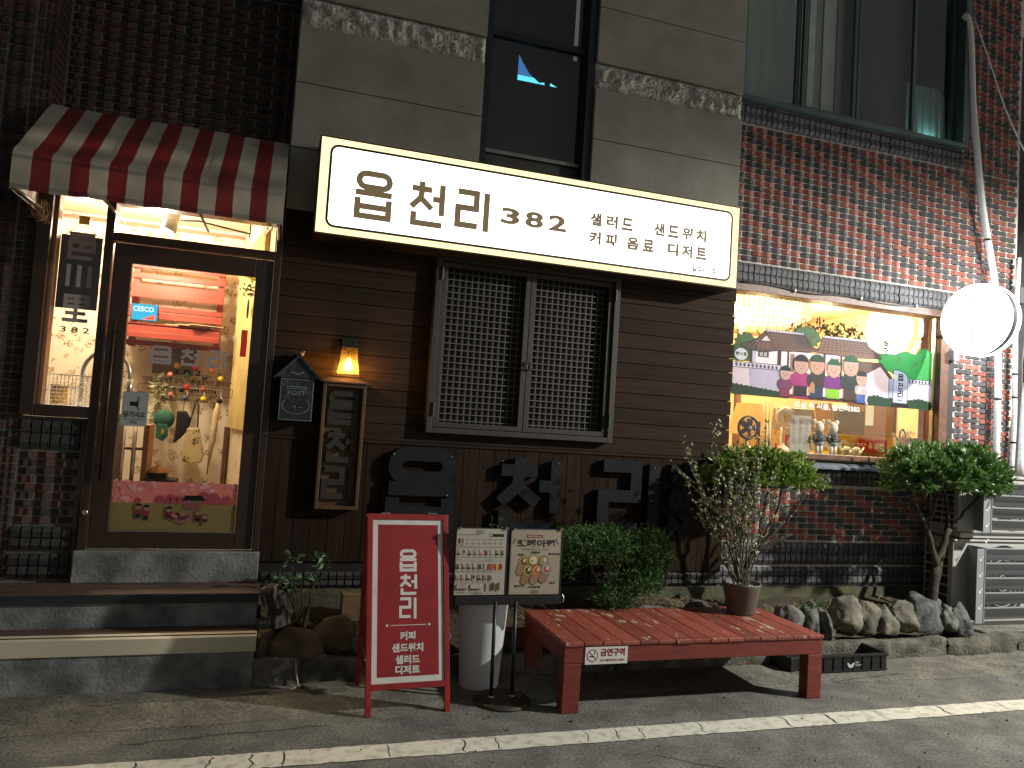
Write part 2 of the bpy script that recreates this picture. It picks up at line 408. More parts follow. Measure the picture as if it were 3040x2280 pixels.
for i, (a, b, h, lab) in enumerate(((.0, .30, .19, 'short crumbling kerb stone beside the lower entrance step'), (.31, 1.32, .165, 'plain concrete kerb length behind the red sandwich board'),
        (1.34, 2.6, .15, 'kerb length in the dark behind the menu stand and bench'), (2.62, 4.3, .15, 'kerb length behind the red bench up to the black crate'), (4.32, 5.84, .16, 'long rough kerb stone behind the black crate'),
        (5.87, 6.36, .155, 'kerb stone below the front of the lower air conditioner'), (6.37, 6.75, .15, 'small kerb stone at the right edge below the air conditioner'), (6.76, 7.6, .15, 'kerb stone leaving the picture at the far right'))):
    o = rough_block(a, b, -.56+.03*(i > 5), -.36, -.01, h, .034, i*3.1); tag(o, lab, 'kerb', 'kerb stones along the bed')
# ================================================================== BRICKWORK
BL, BH, BM, RM = .206, .046, .218, .0555
def brick_tpl(L, H, d=.018, flatness=False):
    q = [(-.5, 0), (-.26, -d), (-.02, -.001), (.02, -.001), (.26, -d), (.5, 0)]
    v = []; n = len(q); h = H/2
    for z in (-h, h):
        for a, y in q: v.append((a*L, y, z*(1 if abs(a) < .4 else .97)))
        v += [(L/2, .03, z), (-L/2, .03, z)]
    k = n+2; f = [tuple(range(k))[::-1], tuple(range(k, 2*k))]
    for i in range(k): j = (i+1) % k; f.append((i, j, k+j, k+i))
    return v, f
def soldier_tpl(Wd, H, d=.018):
    q = [(-.5, .002), (-.30, -d), (-.06, -d*.6), (-.02, .0), (.02, .0), (.06, -d*.6), (.30, -d), (.5, .002)]
    v = []; n = len(q)
    for x in (-Wd/2, Wd/2):
        for a, y in q: v.append((x, y, a*H))
        v += [(x, .03, H/2), (x, .03, -H/2)]
    k = n+2; f = [tuple(range(k)), tuple(range(k, 2*k))[::-1]]
    for i in range(k): j = (i+1) % k; f.append((j, i, k+i, k+j))
    return v, f
reds = [mat('red brick %d' % i, c, .75, var=.28, vs=30, bump=.7, bs=120) for i, c in enumerate(((.235, .07, .052), (.20, .064, .05), (.27, .092, .068)))]
grys = [mat('grey brick %d' % i, c, .7, var=.3, vs=30, bump=.7, bs=120) for i, c in enumerate(((.062, .056, .058), (.075, .064, .07), (.052, .05, .046)))]
sold = [mat('charcoal soldier brick %d' % i, c, .55, var=.25, vs=35, bump=.8, bs=90) for i, c in enumerate(((.075, .072, .077), (.06, .058, .06), (.09, .086, .09)))]
redd = [mat('shade-darkened red brick %d' % i, c, .8, var=.3, vs=30, bump=.5, bs=120) for i, c in enumerate(((.048, .02, .014), (.04, .02, .015), (.056, .026, .018)))]  # redd, gryd, soldd: brick colours darkened to carry the left wall's shade
gryd = [mat('shade-darkened grey brick %d' % i, c, .8, var=.3, vs=30, bump=.5, bs=120) for i, c in enumerate(((.022, .018, .015), (.028, .021, .018), (.018, .016, .014)))]
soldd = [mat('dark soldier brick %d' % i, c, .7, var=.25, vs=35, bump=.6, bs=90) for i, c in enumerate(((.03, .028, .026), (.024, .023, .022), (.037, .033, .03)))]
mortar = mat('pale mortar', (.52, .49, .44), .9, var=.2, vs=25, bump=.6, bs=150)
mortar_d = mat('dark mortar', (.13, .12, .10), .9, var=.25, vs=25, bump=.6, bs=150)  # mortar colour lowered along with the shade-darkened left bricks
def inframe(p):
    v = Vector(p)-CP; d = v.dot(_f)
    if d <= .1: return 0
    x, y = v.dot(_r)/d, v.dot(_u)/d
    return 1/(d*d) if abs(x) < .70 and abs(y) < .53 else 0
class Wall:
    def __init__(s, root, y): s.root, s.y, s.b = root, y, []
    def clipped(s, x0, x1, z0, z1, holes):
        return any(x1 > a+.004 and x0 < b-.004 and z1 > c+.004 and z0 < d-.004 for a, b, c, d in holes)
    def field(s, x0, x1, z0, z1, row0=0, phase=0.):
        rows = round((z1-z0)/RM); rm = (z1-z0)/rows
        for r in range(rows):
            zc = z0+rm*(r+.5); rr = r+row0
            k = math.floor((x0-phase)/(BM/2))-2
            while phase+k*BM/2 < x1:
                if (k+rr) % 2 == 0:
                    a, b = phase+k*BM/2, phase+k*BM/2+BM
                    c = ((k+rr)//2) % 2
                    if random.random() < .05: c = 1-c
                    a, b = max(a, x0)+.0075, min(b, x1)-.0075
                    if b-a > .03: s.b.append(((a+b)/2, zc, b-a, 'rg'[c], rm-.0125))
                k += 1
    def soldier(s, x0, x1, z0, z1, n=None):
        n = n or round((x1-x0)/.0605); w = (x1-x0)/n
        for i in range(n): s.b.append((x0+w*(i+.5), (z0+z1)/2, w-.011, 's', z1-z0-.012))
    def finish(s, limit=300, dark=False):
        tpls = {}; meshes = {}
        sc = sorted(range(len(s.b)), key=lambda i: -inframe((s.b[i][0], s.y, s.b[i][1]))*s.b[i][2]*s.b[i][4])
        solo = set(i for i in sc[:limit] if inframe((s.b[i][0], s.y, s.b[i][1])) > 0)
        rest = MB(); sets = {'r': redd, 'g': gryd, 's': soldd} if dark else {'r': reds, 'g': grys, 's': sold}; allm = sets['r']+sets['g']+sets['s']
        for i, (x, z, L, c, H) in enumerate(s.b):
            k = random.randrange(3); L = round(L, 3); H = round(H, 3); key = (c == 's', L, H)
            if key not in tpls: tpls[key] = soldier_tpl(L, H) if c == 's' else brick_tpl(L, H, .018*min(1, L/BL))
            dy, ra = random.uniform(-.003, .003)-(.012 if c == 's' else 0), random.uniform(-.012, .012)
            if i in solo:
                mk = (key, c, k)
                if mk not in meshes:
                    m = MB(); m.add(*tpls[key]); meshes[mk] = m.mesh('brick', [sets[c][k]])
                o = bpy.data.objects.new('brick', meshes[mk]); COL.objects.link(o); o.parent = s.root
                o.location = Vector((x, s.y-.005+dy, z))-WL[s.root.name]; o.rotation_euler = (ra, 0, ra*.6)
            else:
                v, f = tpls[key]; rest.add([(x+a, s.y-.005+dy+b, z+cc) for a, b, cc in v], f, allm.index(sets[c][k]))
        if rest.v: rest.build('brick_courses', s.root, allm, kind='stuff')
YR = .15
rw = thing('brick_wall', 'red and grey patterned brick wall around the lit display window at the right', 'wall', (5.6, YR, 0))
mb = MB()
def slab(mb, x0, x1, z0, z1, y0=YR, y1=YR+.18): mb.box(x0, x1, y0, y1, z0, z1)
slab(mb, 3.87, 7.42, .2, 1.70); slab(mb, 3.87, 7.42, 3.2, 4.945); slab(mb, 6.52, 7.42, 1.70, 3.2); slab(mb, 6.60, 7.42, 4.945, 7.2); slab(mb, 3.84, 6.60, 6.9, 7.2)
mb.build('mortar', rw, mortar)
w = Wall(rw, YR)
w.soldier(3.89, 6.55, 1.415, 1.585); w.field(3.89, 7.40, .89, 1.39, 0, 3.89)
w.soldier(3.89, 6.6, .665, .88); w.soldier(3.89, 6.6, .47, .655)
w.soldier(3.89, 6.56, 3.235, 3.445); w.field(3.89, 7.40, 3.455, 4.735, 1, 3.89); w.soldier(3.89, 6.62, 4.75, 4.935)
w.field(6.575, 7.40, 1.40, 3.44, 0, 6.62); w.field(6.64, 7.40, 4.745, 6.9, 0, 6.62)
w.finish()
# sloped sill capping below the display window
sl = MB(); sl.face([(3.89, .06, 1.595), (6.55, .06, 1.595), (6.55, .17, 1.655), (3.89, .17, 1.655)]); sl.face([(3.89, .06, 1.575), (6.55, .06, 1.575), (6.55, .06, 1.595), (3.89, .06, 1.595)]); sl.box(3.89, 6.55, .065, .16, 1.586, 1.594)
sl.build('sill_capping', rw, mat('grey mortar capping', (.13, .14, .16), .55, var=.25, vs=14, bump=.6, bs=60))
cem = mat('mossy cement', (.10, .095, .05), .9, col2=(.05, .05, .035), lo=.4, hi=.65, vs=6, bump=.8, bs=50)
MB().box(3.87, 6.6, .10, .16, .2, .465).build('cement_base', rw, cem)
stone_m = mat('sandblasted stone', (.30, .285, .24), .85, var=.16, vs=3, bump=.8, bs=130, detail=7)
YL = .06
lw = thing('brick_wall', 'shade-darkened brick wall left of the door and above the striped awning', 'wall', (-1.6, YL, 0))
YU = .30
mb = MB(); slab(mb, -3.4, -1.62, .3, 6.6, YL, YL+.5); slab(mb, -1.62, -1.22, .3, 1.66, YL, YL+.2); slab(mb, -1.62, -.03, 3.26, 6.6, YU, YU+.2)
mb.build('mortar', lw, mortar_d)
w = Wall(lw, YL)
w.field(-3.2, -1.90, .56, 6.3, 0, -1.96)
z = .59
while z < 6.5:                                   # stacked header quoins
    w.b.append((-1.72, z, .036, random.choice('rg'), .046)); w.b.append((-1.653, z, .078, random.choice('rg'), .046)); w.b.append((-1.825, z, .135, random.choice('rg'), .046)); z += RM
rb = MB(); z = 3.3
while z < 6.5: rb.box(-1.622, -1.612, .066, .30, z, z+.045, random.randrange(6)); z += RM
rb.build('corner_bricks', lw, redd+gryd, kind='stuff')
w.soldier(-1.60, -1.24, 1.44, 1.65); w.field(-1.60, -1.24, .94, 1.43, 0, -1.6); w.soldier(-1.60, -1.24, .76, .93); w.soldier(-1.60, -1.24, .57, .75)
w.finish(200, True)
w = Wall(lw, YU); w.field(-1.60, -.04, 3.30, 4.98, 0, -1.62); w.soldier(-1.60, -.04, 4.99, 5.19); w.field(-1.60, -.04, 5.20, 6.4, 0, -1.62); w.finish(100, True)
MB().box(-.03, -.028, -.002, .32, 3.25, 6.5).build('reveal', lw, stone_m)
# ================================================================== STONE-CLAD MIDDLE
stone_r = mat('split face stone', (.50, .485, .44), .9, var=.3, vs=14, bump=1, bs=60)
sw = thing('stone_facade', 'grey-beige stone cladding with rough bands above the lit sign', 'wall', (1.9, 0, 3.1))
MB().box(-.03, 1.40, .035, .3, 3.3, 6.6).box(2.40, 3.845, .035, .3, 3.3, 6.6).build('backing', sw, mortar_d)
for a, b in ((-.03, 1.412), (2.39, 3.845)):
    for z0, z1 in ((3.30, 3.765), (3.772, 4.264), (4.27, 4.705), (4.935, 5.415), (5.421, 5.90), (5.906, 6.5)):
        MB().box(a, b, -.002, .034, z0, z1).build('stone_panel', sw, stone_m, bev=.004)
    # rough split-face band
    mb = MB(); nx, nz2 = 110, 18
    for i in range(nx+1):
        for j in range(nz2+1):
            x = a+(b-a)*i/nx; z = 4.71+.22*j/nz2
            ed = min(1, min(j, nz2-j)/4, min(i, nx-i)/3)
            d = abs(noise.noise((x*9, z*9, 7)))*.075+abs(noise.noise((x*24, z*26, 3)))*.04+noise.noise((x*60, z*60, 5))*.01+.012
            mb.v.append((x, .03-d*ed, z+.008*noise.noise((x*12, z, 9))))
    for i in range(nx):
        for j in range(nz2): q = i*(nz2+1)+j; mb.f.append((q, q+nz2+1, q+nz2+2, q+1)); mb.m.append(0)
    mb.build('rough_stone_band', sw, stone_r)
# tall window slot between the stone columns
alu_d = mat('dark aluminium', (.022, .03, .03), .45, .3, var=.1)
alu_t = mat('teal grey aluminium', (.075, .11, .105), .4, .3, var=.1)
gl = glass('window glass'); gl_d = glass('smoked glass', (.35, .4, .42)); gl_t = glass('teal glass', (.5, .68, .62))
uw = thing('tall_window', 'tall dark window slot with an added blue glow between the stone columns', 'window', (1.9, .12, 3.4))
MB().box(1.413, 1.47, .03, .3, 3.3, 6.5).build('jamb', uw, alu_d); MB().box(2.32, 2.388, .03, .3, 3.3, 6.5).build('jamb', uw, alu_d)
MB().box(1.472, 2.318, .10, .16, 4.03, 4.06).build('transom_bar', uw, mat('pale aluminium', (.25, .24, .22), .4, .5))
MB().box(1.472, 2.318, .10, .16, 5.02, 5.08).build('transom_bar', uw, alu_d)
MB().box(1.472, 2.318, .13, .15, 3.3, 4.028).build('spandrel_panel', uw, mat('dark spandrel', (.06, .055, .05), .6))
MB().box(1.472, 2.318, .125, .13, 4.062, 5.018).build('pane', uw, gl); MB().box(1.472, 2.318, .125, .13, 5.082, 6.5).build('pane', uw, gl)
MB().box(1.43, 2.36, .5, .52, 3.3, 6.5).build('room_back', uw, mat('dark room', (.03, .028, .026), .9))
scr = mat('dark glow mask', (.02, .019, .018), .95)  # invented sheets, cut to leave a triangular gap for the added glow
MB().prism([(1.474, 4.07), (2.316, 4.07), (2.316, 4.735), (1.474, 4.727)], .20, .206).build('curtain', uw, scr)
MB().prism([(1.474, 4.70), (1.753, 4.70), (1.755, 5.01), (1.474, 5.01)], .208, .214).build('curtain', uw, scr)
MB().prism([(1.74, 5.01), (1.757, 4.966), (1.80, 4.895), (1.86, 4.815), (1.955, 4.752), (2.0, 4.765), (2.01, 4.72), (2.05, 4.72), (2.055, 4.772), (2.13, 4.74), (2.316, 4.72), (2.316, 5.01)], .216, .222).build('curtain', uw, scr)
MB().box(1.72, 2.17, .27, .28, 4.66, 4.81).build('added_glow_panel', uw, emis('cyan reflection glow', (.12, .75, .95), 1.3)); MB().box(1.72, 2.17, .275, .285, 4.81, 5.01).build('added_glow_panel', uw, emis('blue reflection glow', (.10, .32, .75), .55))  # added glow panels imitating a blue reflection in the pane
# upper right sliding window
rwn = thing('sliding_window', 'green-grey sliding aluminium window above the brick field', 'window', (5.2, YR, 4.94))
F = MB(); F.box(3.86, 6.60, .06, .26, 4.945, 4.985); F.box(6.52, 6.60, .06, .26, 4.986, 7.0); F.box(3.86, 3.90, .06, .26, 4.986, 7.0); F.build('frame', rwn, alu_t, bev=.004)
for a, b, y in ((3.90, 4.565, .16), (4.575, 5.215, .13), (5.225, 5.955, .13), (5.945, 6.515, .17)):
    MB().box(a, a+.04, y, y+.035, 4.987, 7.0).box(b-.04, b, y, y+.035, 4.987, 7.0).box(a+.04, b-.04, y, y+.035, 4.987, 5.035).build('sash', rwn, alu_t, bev=.003)
    MB().box(a+.04, b-.04, y+.014, y+.018, 5.036, 7.0).build('pane', rwn, gl)
cg = mat('grey green blind', (.26, .32, .28), .8, var=.12, vs=3, stretch=(5, 1, .3))
MB().box(3.88, 4.60, .28, .29, 4.985, 7.0).build('blind', rwn, cg)
for i in range(7): MB().box(4.60+.085*i, 4.675+.085*i, .30+.01*(i % 2), .305+.01*(i % 2), 4.985, 7.0).build('blind', rwn, mat('pale green blind', (.5, .56, .5), .8) if i % 3 else cg)
MB().box(3.7, 7.35, .75, .77, 4.9, 9.5).build('room_back', rwn, mat('dim room', (.05, .06, .065), .9))
MB().box(5.24, 5.93, .22, .225, 5.0, 7.0).build('insect_screen', rwn, mat('insect screen', (.05, .055, .065), .9))
# pale cloth stacked on the window ledge behind the right pane, lit from inside
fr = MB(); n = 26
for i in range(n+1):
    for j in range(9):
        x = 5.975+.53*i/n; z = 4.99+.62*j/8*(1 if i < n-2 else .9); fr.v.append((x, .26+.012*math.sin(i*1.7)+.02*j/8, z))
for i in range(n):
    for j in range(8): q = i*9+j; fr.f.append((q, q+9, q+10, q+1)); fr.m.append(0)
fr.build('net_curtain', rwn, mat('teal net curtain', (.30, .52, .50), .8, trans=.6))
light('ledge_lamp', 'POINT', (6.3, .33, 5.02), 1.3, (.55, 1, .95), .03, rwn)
# ================================================================== TIMBER WALL
woodh = [mat('brown stained plank %d' % i, c, .8, spec=.12, var=.3, vs=5, stretch=(.35, 4, 7), bump=.35, bs=30, detail=6) for i, c in enumerate(((.027, .0165, .011), (.031, .0185, .012), (.0235, .0145, .0095)))]
woodv = [mat('upright plank %d' % i, c, .8, spec=.12, var=.3, vs=5, stretch=(7, 4, .35), bump=.35, bs=30, detail=6) for i, c in enumerate(((.021, .0115, .007), (.024, .013, .008), (.018, .010, .0065)))]
tw = thing('timber_wall', 'brown plank wall between the glass door and the brick wall, below the lit sign', 'wall', (1.9, 0, .6))
MB().box(-.06, 3.85, .022, .12, .62, 3.32).build('backing_board', tw, mat('wall backing', (.012, .01, .008), .9))
z = 1.625; i = 0; HOLE = (1.15, 2.66)
while z < 3.3:
    e = 3.868+random.uniform(-.006, .008)
    for a, b in (((-.06, 1.15), (2.66, e)) if 1.7 < z < 3.1 else ((-.06, 2.1), (2.103, e))):
        MB().box(a, b, -.002+random.uniform(0, .003), .021, z, z+.1235).build('plank', tw, woodh[i % 3], bev=.003)
    z += .128; i += 1
x = -.06; i = 0
while x < 3.84:
    MB().box(x, min(x+.1225, 3.866), .004+random.uniform(0, .003), .021, .635+.07*(x < .9), 1.615).build('upright_plank', tw, woodv[i % 3], bev=.002); x += .1262; i += 1
MB().box(-.06, 3.867, -.006, .003, 1.600, 1.622).build('rail', tw, woodh[0], bev=.002)
pl = thing('brick_plinth', 'dark soldier brick plinth under the brown plank wall', 'wall', (1.9, .05, .4))
MB().box(-.02, 3.86, .035, .12, .3, .64).build('mortar', pl, mortar_d)
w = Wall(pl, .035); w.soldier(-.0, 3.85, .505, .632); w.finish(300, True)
MB().box(-.02, 3.87, -.012, .034, .3, .50).build('cement_base', pl, cem)
# ================================================================== DOOR AND SIDE WINDOW
frame_m = mat('dark brown door frame', (.028, .015, .010), .4, var=.2, vs=12, stretch=(6, 6, .5), coat=.2)
pale_fr = mat('varnished window trim', (.24, .12, .06), .4, var=.25, vs=10, stretch=(6, 6, .5), coat=.2)
steel = mat('brushed steel', (.55, .54, .52), .3, 1.0, var=.1)
black = mat('black plastic', (.012, .012, .013), .45)
white_p = mat('white paint', (.72, .70, .65), .5, var=.05)
sticker = mat('grey vinyl lettering', (.30, .25, .245), .6, var=.05)
ink = flat('#1c1714')
dr = thing('glass_door', 'glass entrance door in a dark brown frame with grey shop lettering', 'door', (-.63, .05, .77))
mb = MB(); mb.box(-1.20, -1.145, -.005, .13, .775, 3.24); mb.box(-.075, -.03, -.005, .13, .775, 3.24); mb.box(-1.144, -.076, -.004, .13, 2.905, 2.965); mb.box(-1.144, -.076, -.004, .13, 3.175, 3.24)
mb.build('door_frame', dr, frame_m, bev=.004)
leaf = MB(); leaf.box(-1.138, -1.02, .02, .065, .785, 2.898); leaf.box(-.202, -.082, .02, .065, .785, 2.898); leaf.box(-1.0195, -.2025, .021, .064, 2.765, 2.898); leaf.box(-1.0195, -.2025, .021, .064, .785, .90)
lf = leaf.build('door_leaf', dr, frame_m, bev=.004)
MB().box(-1.02, -.202, .040, .046, .90, 2.765).build('door_glass', dr, gl)
MB().box(-1.02, -.202, .030, .036, .897, .905).build('glazing_bead', lf, steel)
MB().box(-.0815, -.0775, .012, .018, .79, 2.90).build('edge_strip', lf, mat('pale edge strip', (.6, .57, .52), .25, .8))
MB().box(-1.138, -.082, .012, .018, 2.9005, 2.9035).build('edge_strip', lf, MC['pale edge strip'])
MB().box(-1.144, -.076, .05, .055, 2.966, 3.174).build('transom_glass', dr, gl)
h = MB(); h.tube([(-1.085, -.035, 1.25), (-1.085, -.035, 2.35)], .011, 10); h.tube([(-1.085, -.035, 1.35), (-1.085, .02, 1.35)], .008, 8); h.tube([(-1.085, -.035, 2.25), (-1.085, .02, 2.25)], .008, 8)
h.build('pull_handle', lf, mat('dark bronze', (.06, .045, .035), .35, .8), True)
MB().lathe([(.02, 0), (.02, -.006), (.012, -.008), (.006, -.004)], (-1.165, -.006, 1.03), 20, axis='y').build('lock_cylinder', dr, steel, True)
d = XZ(.034)
for ch, a, b in (('읍', -.856, -.72), ('천', -.66, -.53), ('리', -.478, -.362)): d.glyph(ch, a, 2.07+.012, b, 2.2, .021, sticker)
d.text('3 8 2', -.70, 2.012, -.515, 2.052, ink)
d.text('"가장 한국적인 것이, 가장 세계적인 것이다."', -.895, 1.945, -.305, 1.985, ink)
d.rrect(-.915, 1.872, -.295, 1.932, .012, .003, ink); d.text('대표번호 ☎ 1899 - 0774', -.81, 1.884, -.405, 1.922, ink, .03); d.text('@eupcheonri_official', -.765, 1.815, -.455, 1.85, ink)
d.build('shop_lettering', dr)
d = Draw((0, .032, 0), (1, 0, 0), (0, 0, 1)); pp = flat('#8b8f8d')
d.poly([(-1.005, 1.64), (-.995, 1.63), (-.85, 1.63), (-.84, 1.64), (-.84, 1.86), (-.85, 1.87), (-.995, 1.87), (-1.005, 1.86)], pp, .003); d.h += .0035
d.text('당기시오', -.992, 1.69, -.853, 1.732, ink, .04); d.line([(-.99, 1.677), (-.855, 1.677)], .003, ink); d.text('PULL', -.945, 1.648, -.90, 1.664, ink)
d.rect(-.955, 1.77, -.915, 1.80, ink); d.rect(-.915, 1.765, -.903, 1.805, ink); d.line([(-.895, 1.83), (-.905, 1.83), (-.905, 1.75), (-.89, 1.75)], .006, ink); d.line([(-.915, 1.79), (-.895, 1.79)], .005, ink)
d.build('pull_notice', dr)
# pink cherry-blossom film on the lower door glass
FL = .3
d = XZ(.036); fm = lambda c: flat(c, FL)
d.rect(-1.018, .905, -.204, 1.10, fm('#6e6644')); d.rect(-1.018, 1.10, -.204, 1.25, fm('#b06a68'))
for i in range(26): d.ell(-1.0+.8*random.random()**1.3, 1.19+.06*random.random(), .018, .014, fm(random.choice(('#c99391', '#b97a7a', '#d0a5a2'))), 8)
for i in range(14): d.ell(-1.0+.14*random.random(), 1.11+.12*random.random(), .014, .012, fm(random.choice(('#c08587', '#cf9f9d'))), 8)
for x, r in ((-.71, .035), (-.64, .04), (-.59, .035), (-.43, .055), (-.36, .05), (-.27, .04), (-.85, .022)): d.ell(x, 1.103, r, r*1.6, fm('#9b4a54'), 14, 0, math.pi)
for x in (-.645, -.6): d.line([(x, 1.096), (x, 1.145)], .004, fm('#3a1a1c')); d.line([(x-.012, 1.14), (x, 1.122), (x+.012, 1.138)], .003, fm('#3a1a1c'))
d.rect(-.552, 1.063, -.432, 1.125, fm('#7a5f55')); d.rect(-.545, 1.07, -.495, 1.10, fm('#8f4c45')); d.rect(-.487, 1.07, -.438, 1.10, fm('#8f4c45')); d.poly([(-.575, 1.125), (-.41, 1.125), (-.428, 1.14), (-.435, 1.16), (-.55, 1.16), (-.557, 1.14)], fm('#191613'))
d.poly([(-.675, 1.0), (-.547, .95), (-.48, 1.02), (-.615, 1.045)], fm('#8a5a5c'))
for i in range(16): d.ell(-.655+.15*random.random(), .985+.045*random.random(), .012, .009, fm(random.choice(('#7c2f2a', '#9a6a5c', '#6b241f', '#b08a78'))), 8)
def little(d, x, z0, z1, top, bot, hair):             # plain generic picnic figure
    H = z1-z0; d.rect(x-.014, z0, x+.014, z0+.3*H, fm(bot)); d.rect(x-.019, z0+.28*H, x+.019, z0+.62*H, fm(top)); d.ell(x, z0+.76*H, .02, .02, fm('#93705c'), 12); d.ell(x, z0+.82*H, .021, .018, fm(hair), 12, 0, math.pi)
for a in ((-.845, .995, 1.098, '#7e3431', '#26262a', '#15100e'), (-.791, .982, 1.09, '#8a3a34', '#23262b', '#15100e'), (-.646, 1.0, 1.078, '#7a2b28', '#302420', '#15100e'), (-.455, .978, 1.06, '#5c2a2a', '#16181a', '#6a5f58'), (-.409, .955, 1.035, '#4a2524', '#6a5c50', '#5f564f'), (-.56, .99, 1.05, '#6e3f3b', '#5a3a34', '#7a6a60')): little(d, *a)
for i in range(40): d.ell(-1.0+.78*random.random(), .91+.06*random.random(), .004, .003, fm('#8c8468'), 6)
d.build('blossom_film', dr, label='pink and green film with a cherry blossom picnic print')
sw2 = thing('side_window', 'narrow window left of the glass door with grey stick-on characters', 'window', (-1.4, .05, 1.7))
mb = MB(); mb.box(-1.615, -1.53, .0, .12, 1.67, 3.24); mb.box(-1.529, -1.201, .0, .12, 1.67, 1.745); mb.box(-1.529, -1.201, .0, .12, 3.2, 3.24); mb.build('frame', sw2, frame_m, bev=.004)
MB().box(-1.53, -1.505, .06, .16, 1.746, 3.199).build('inner_trim', sw2, pale_fr, bev=.003)
MB().box(-1.504, -1.201, .05, .055, 1.746, 3.199).build('pane', sw2, gl)
d = XZ(.046)
d.glyph('邑', -1.425, 2.755, -1.275, 2.93, .026, sticker); d.glyph('川', -1.42, 2.555, -1.275, 2.72, .026, sticker); d.glyph('里', -1.425, 2.32, -1.268, 2.50, .026, sticker); d.text('3 8 2', -1.43, 2.245, -1.25, 2.285, ink)
d.build('stick_on_characters', sw2)
# ------------------------------------------------------------------ entry room
wp = wallpaper('floral wallpaper', (.66, .55, .41), (.22, .12, .06)); wp_side = wallpaper('plain wallpaper', (.62, .49, .33), (.4, .28, .16))
er = MB(); er.box(-2.6, -.38, 1.6, 1.65, .77, 3.5); eb = er.build('entry_room_back_wall', None, wp, kind='structure')
_w = MB(); _w.add([(-.38, 1.62, .77), (-.085, .135, .77), (-.04, .135, .77), (-.33, 1.66, .77), (-.38, 1.62, 3.5), (-.085, .135, 3.5), (-.04, .135, 3.5), (-.33, 1.66, 3.5)], [(0, 3, 2, 1), (4, 5, 6, 7), (0, 1, 5, 4), (1, 2, 6, 5), (2, 3, 7, 6), (3, 0, 4, 7)]); _w.build('entry_room_side_wall', None, wp_side, kind='structure')
sx = lambda y: -.38+(1.62-y)*.1987
MB().box(-2.65, -2.6, .26, 1.6, .77, 3.5).build('entry_room_left_wall', None, wp, kind='structure')
MB().box(-2.65, -.03, .131, 1.67, 3.42, 3.5).build('entry_room_ceiling', None, wp_side, kind='structure')
MB().box(-2.65, -.03, .131, 1.67, .70, .765).build('entry_room_floor', None, mat('tile floor', (.3, .24, .18), .5), kind='structure')
cn = MB(); cn.box(-2.6, -.381, 1.57, 1.599, 3.36, 3.385); cn.build('cornice_strip', eb, mat('brown cornice', (.30, .15, .09), .5))
for x, n_ in ((-1.0, 0), (-1.55, 1)): light('entry_lamp_light', 'POINT', (x, .75, 3.1), P_ENTRY*(1 if n_ == 0 else .55), (1, .84, .6), .08)
t = thing('ceiling_spotlight', 'white cylinder spotlight behind the glass above the door', 'spotlight', (-.89, .7, 3.42))
a, b = Vector((-.885, .72, 3.31)), Vector((-.9, .66, 3.16))
MB().tube([a, b], .058, 20).build('cylinder', t, white_p, True); MB().tube([(-.88, .74, 3.42), a], .012, 8).build('stem', t, white_p, True)
MB().tube([(-.83, .75, 3.27), (-.7, .8, 3.30), (-.55, .85, 3.29), (-.30, .9, 3.27)], .008, 6).build('cable', t, black, True)
t = thing('chain_pendant', 'round bronze ceiling rose with chain behind the transom glass', 'pendant lamp', (-.4, .5, 3.42))
MB().lathe([(.055, .0), (.05, -.015), (.02, -.03)], (-.28, .35, 3.29), 18).build('rose', t, mat('aged bronze', (.12, .09, .05), .5, .6), True); MB().tube([(-.28, .35, 3.26), (-.28, .35, 3.12)], .006, 6).build('chain', t, MC['aged bronze'])
# red slatted rack
rk = thing('slatted_rack', 'red wooden slatted rack on the wallpapered wall inside the door', 'shelf', (-.85, 1.5, 2.3))
red_w = mat('red stained slat', (.25, .036, .018), .5, var=.3, vs=6, stretch=(.5, 4, 6))
for z, hh, y in ((2.99, .05, 1.42), (2.90, .05, 1.42), (2.80, .055, 1.38), (2.735, .07, 1.34), (2.62, .045, 1.42), (2.555, .06, 1.36), (2.43, .07, 1.26), (2.37, .05, 1.24), (2.31, .045, 1.40)):
    MB().box(-1.33, -.50, y, y+.022, z-hh/2, z+hh/2).build('slat', rk, red_w, bev=.003)
for x in (-1.25, -.56): MB().box(x, x+.05, 1.445, 1.53, 2.28, 3.03).build('upright', rk, red_w, bev=.003)
MB().box(-1.33, -.50, 1.26, 1.42, 2.45, 2.47).build('shelf_board', rk, red_w)
t = thing('lightbox_notice', 'small glowing blue notice with white letters standing on the red rack', 'sign', (-1.1, 1.3, 2.48))
MB().box(-1.21, -1.01, 1.25, 1.30, 2.49, 2.63).build('case', t, black)
d = XZ(1.249); d.rect(-1.208, 2.492, -1.012, 2.628, emis('blue notice', (.05, .5, .75), 1.2)); d.text('CESCO', -1.20, 2.565, -1.04, 2.61, emis('white notice', (.8, .95, 1), 1.3), .03); d.poly([(-1.13, 2.50), (-1.03, 2.50), (-1.03, 2.545)], flat('#c02a18')); d.build('face', t)
t = thing('folded_papers', 'loose pale papers lying on the lower shelf of the red rack', 'papers', (-.75, 1.3, 2.47))
for i in range(3): MB().obox((-.82+.1*i, 1.32-.02*i, 2.478+.007*i), (.13, .02*i, 0), (-.01*i, .05, 0), (0, 0, .003)).build('sheet', t, flat('#c9b48c'))
MB().box(-1.05, -.72, 1.5, 1.595, 2.06, 2.32).build('x', None, mat('x_dark', (.1, .06, .035), .6))
o = bpy.data.objects['x']; o.name = 'wall_cabinet'; tag(o, 'small dark brown wall box below the red rack', 'box')
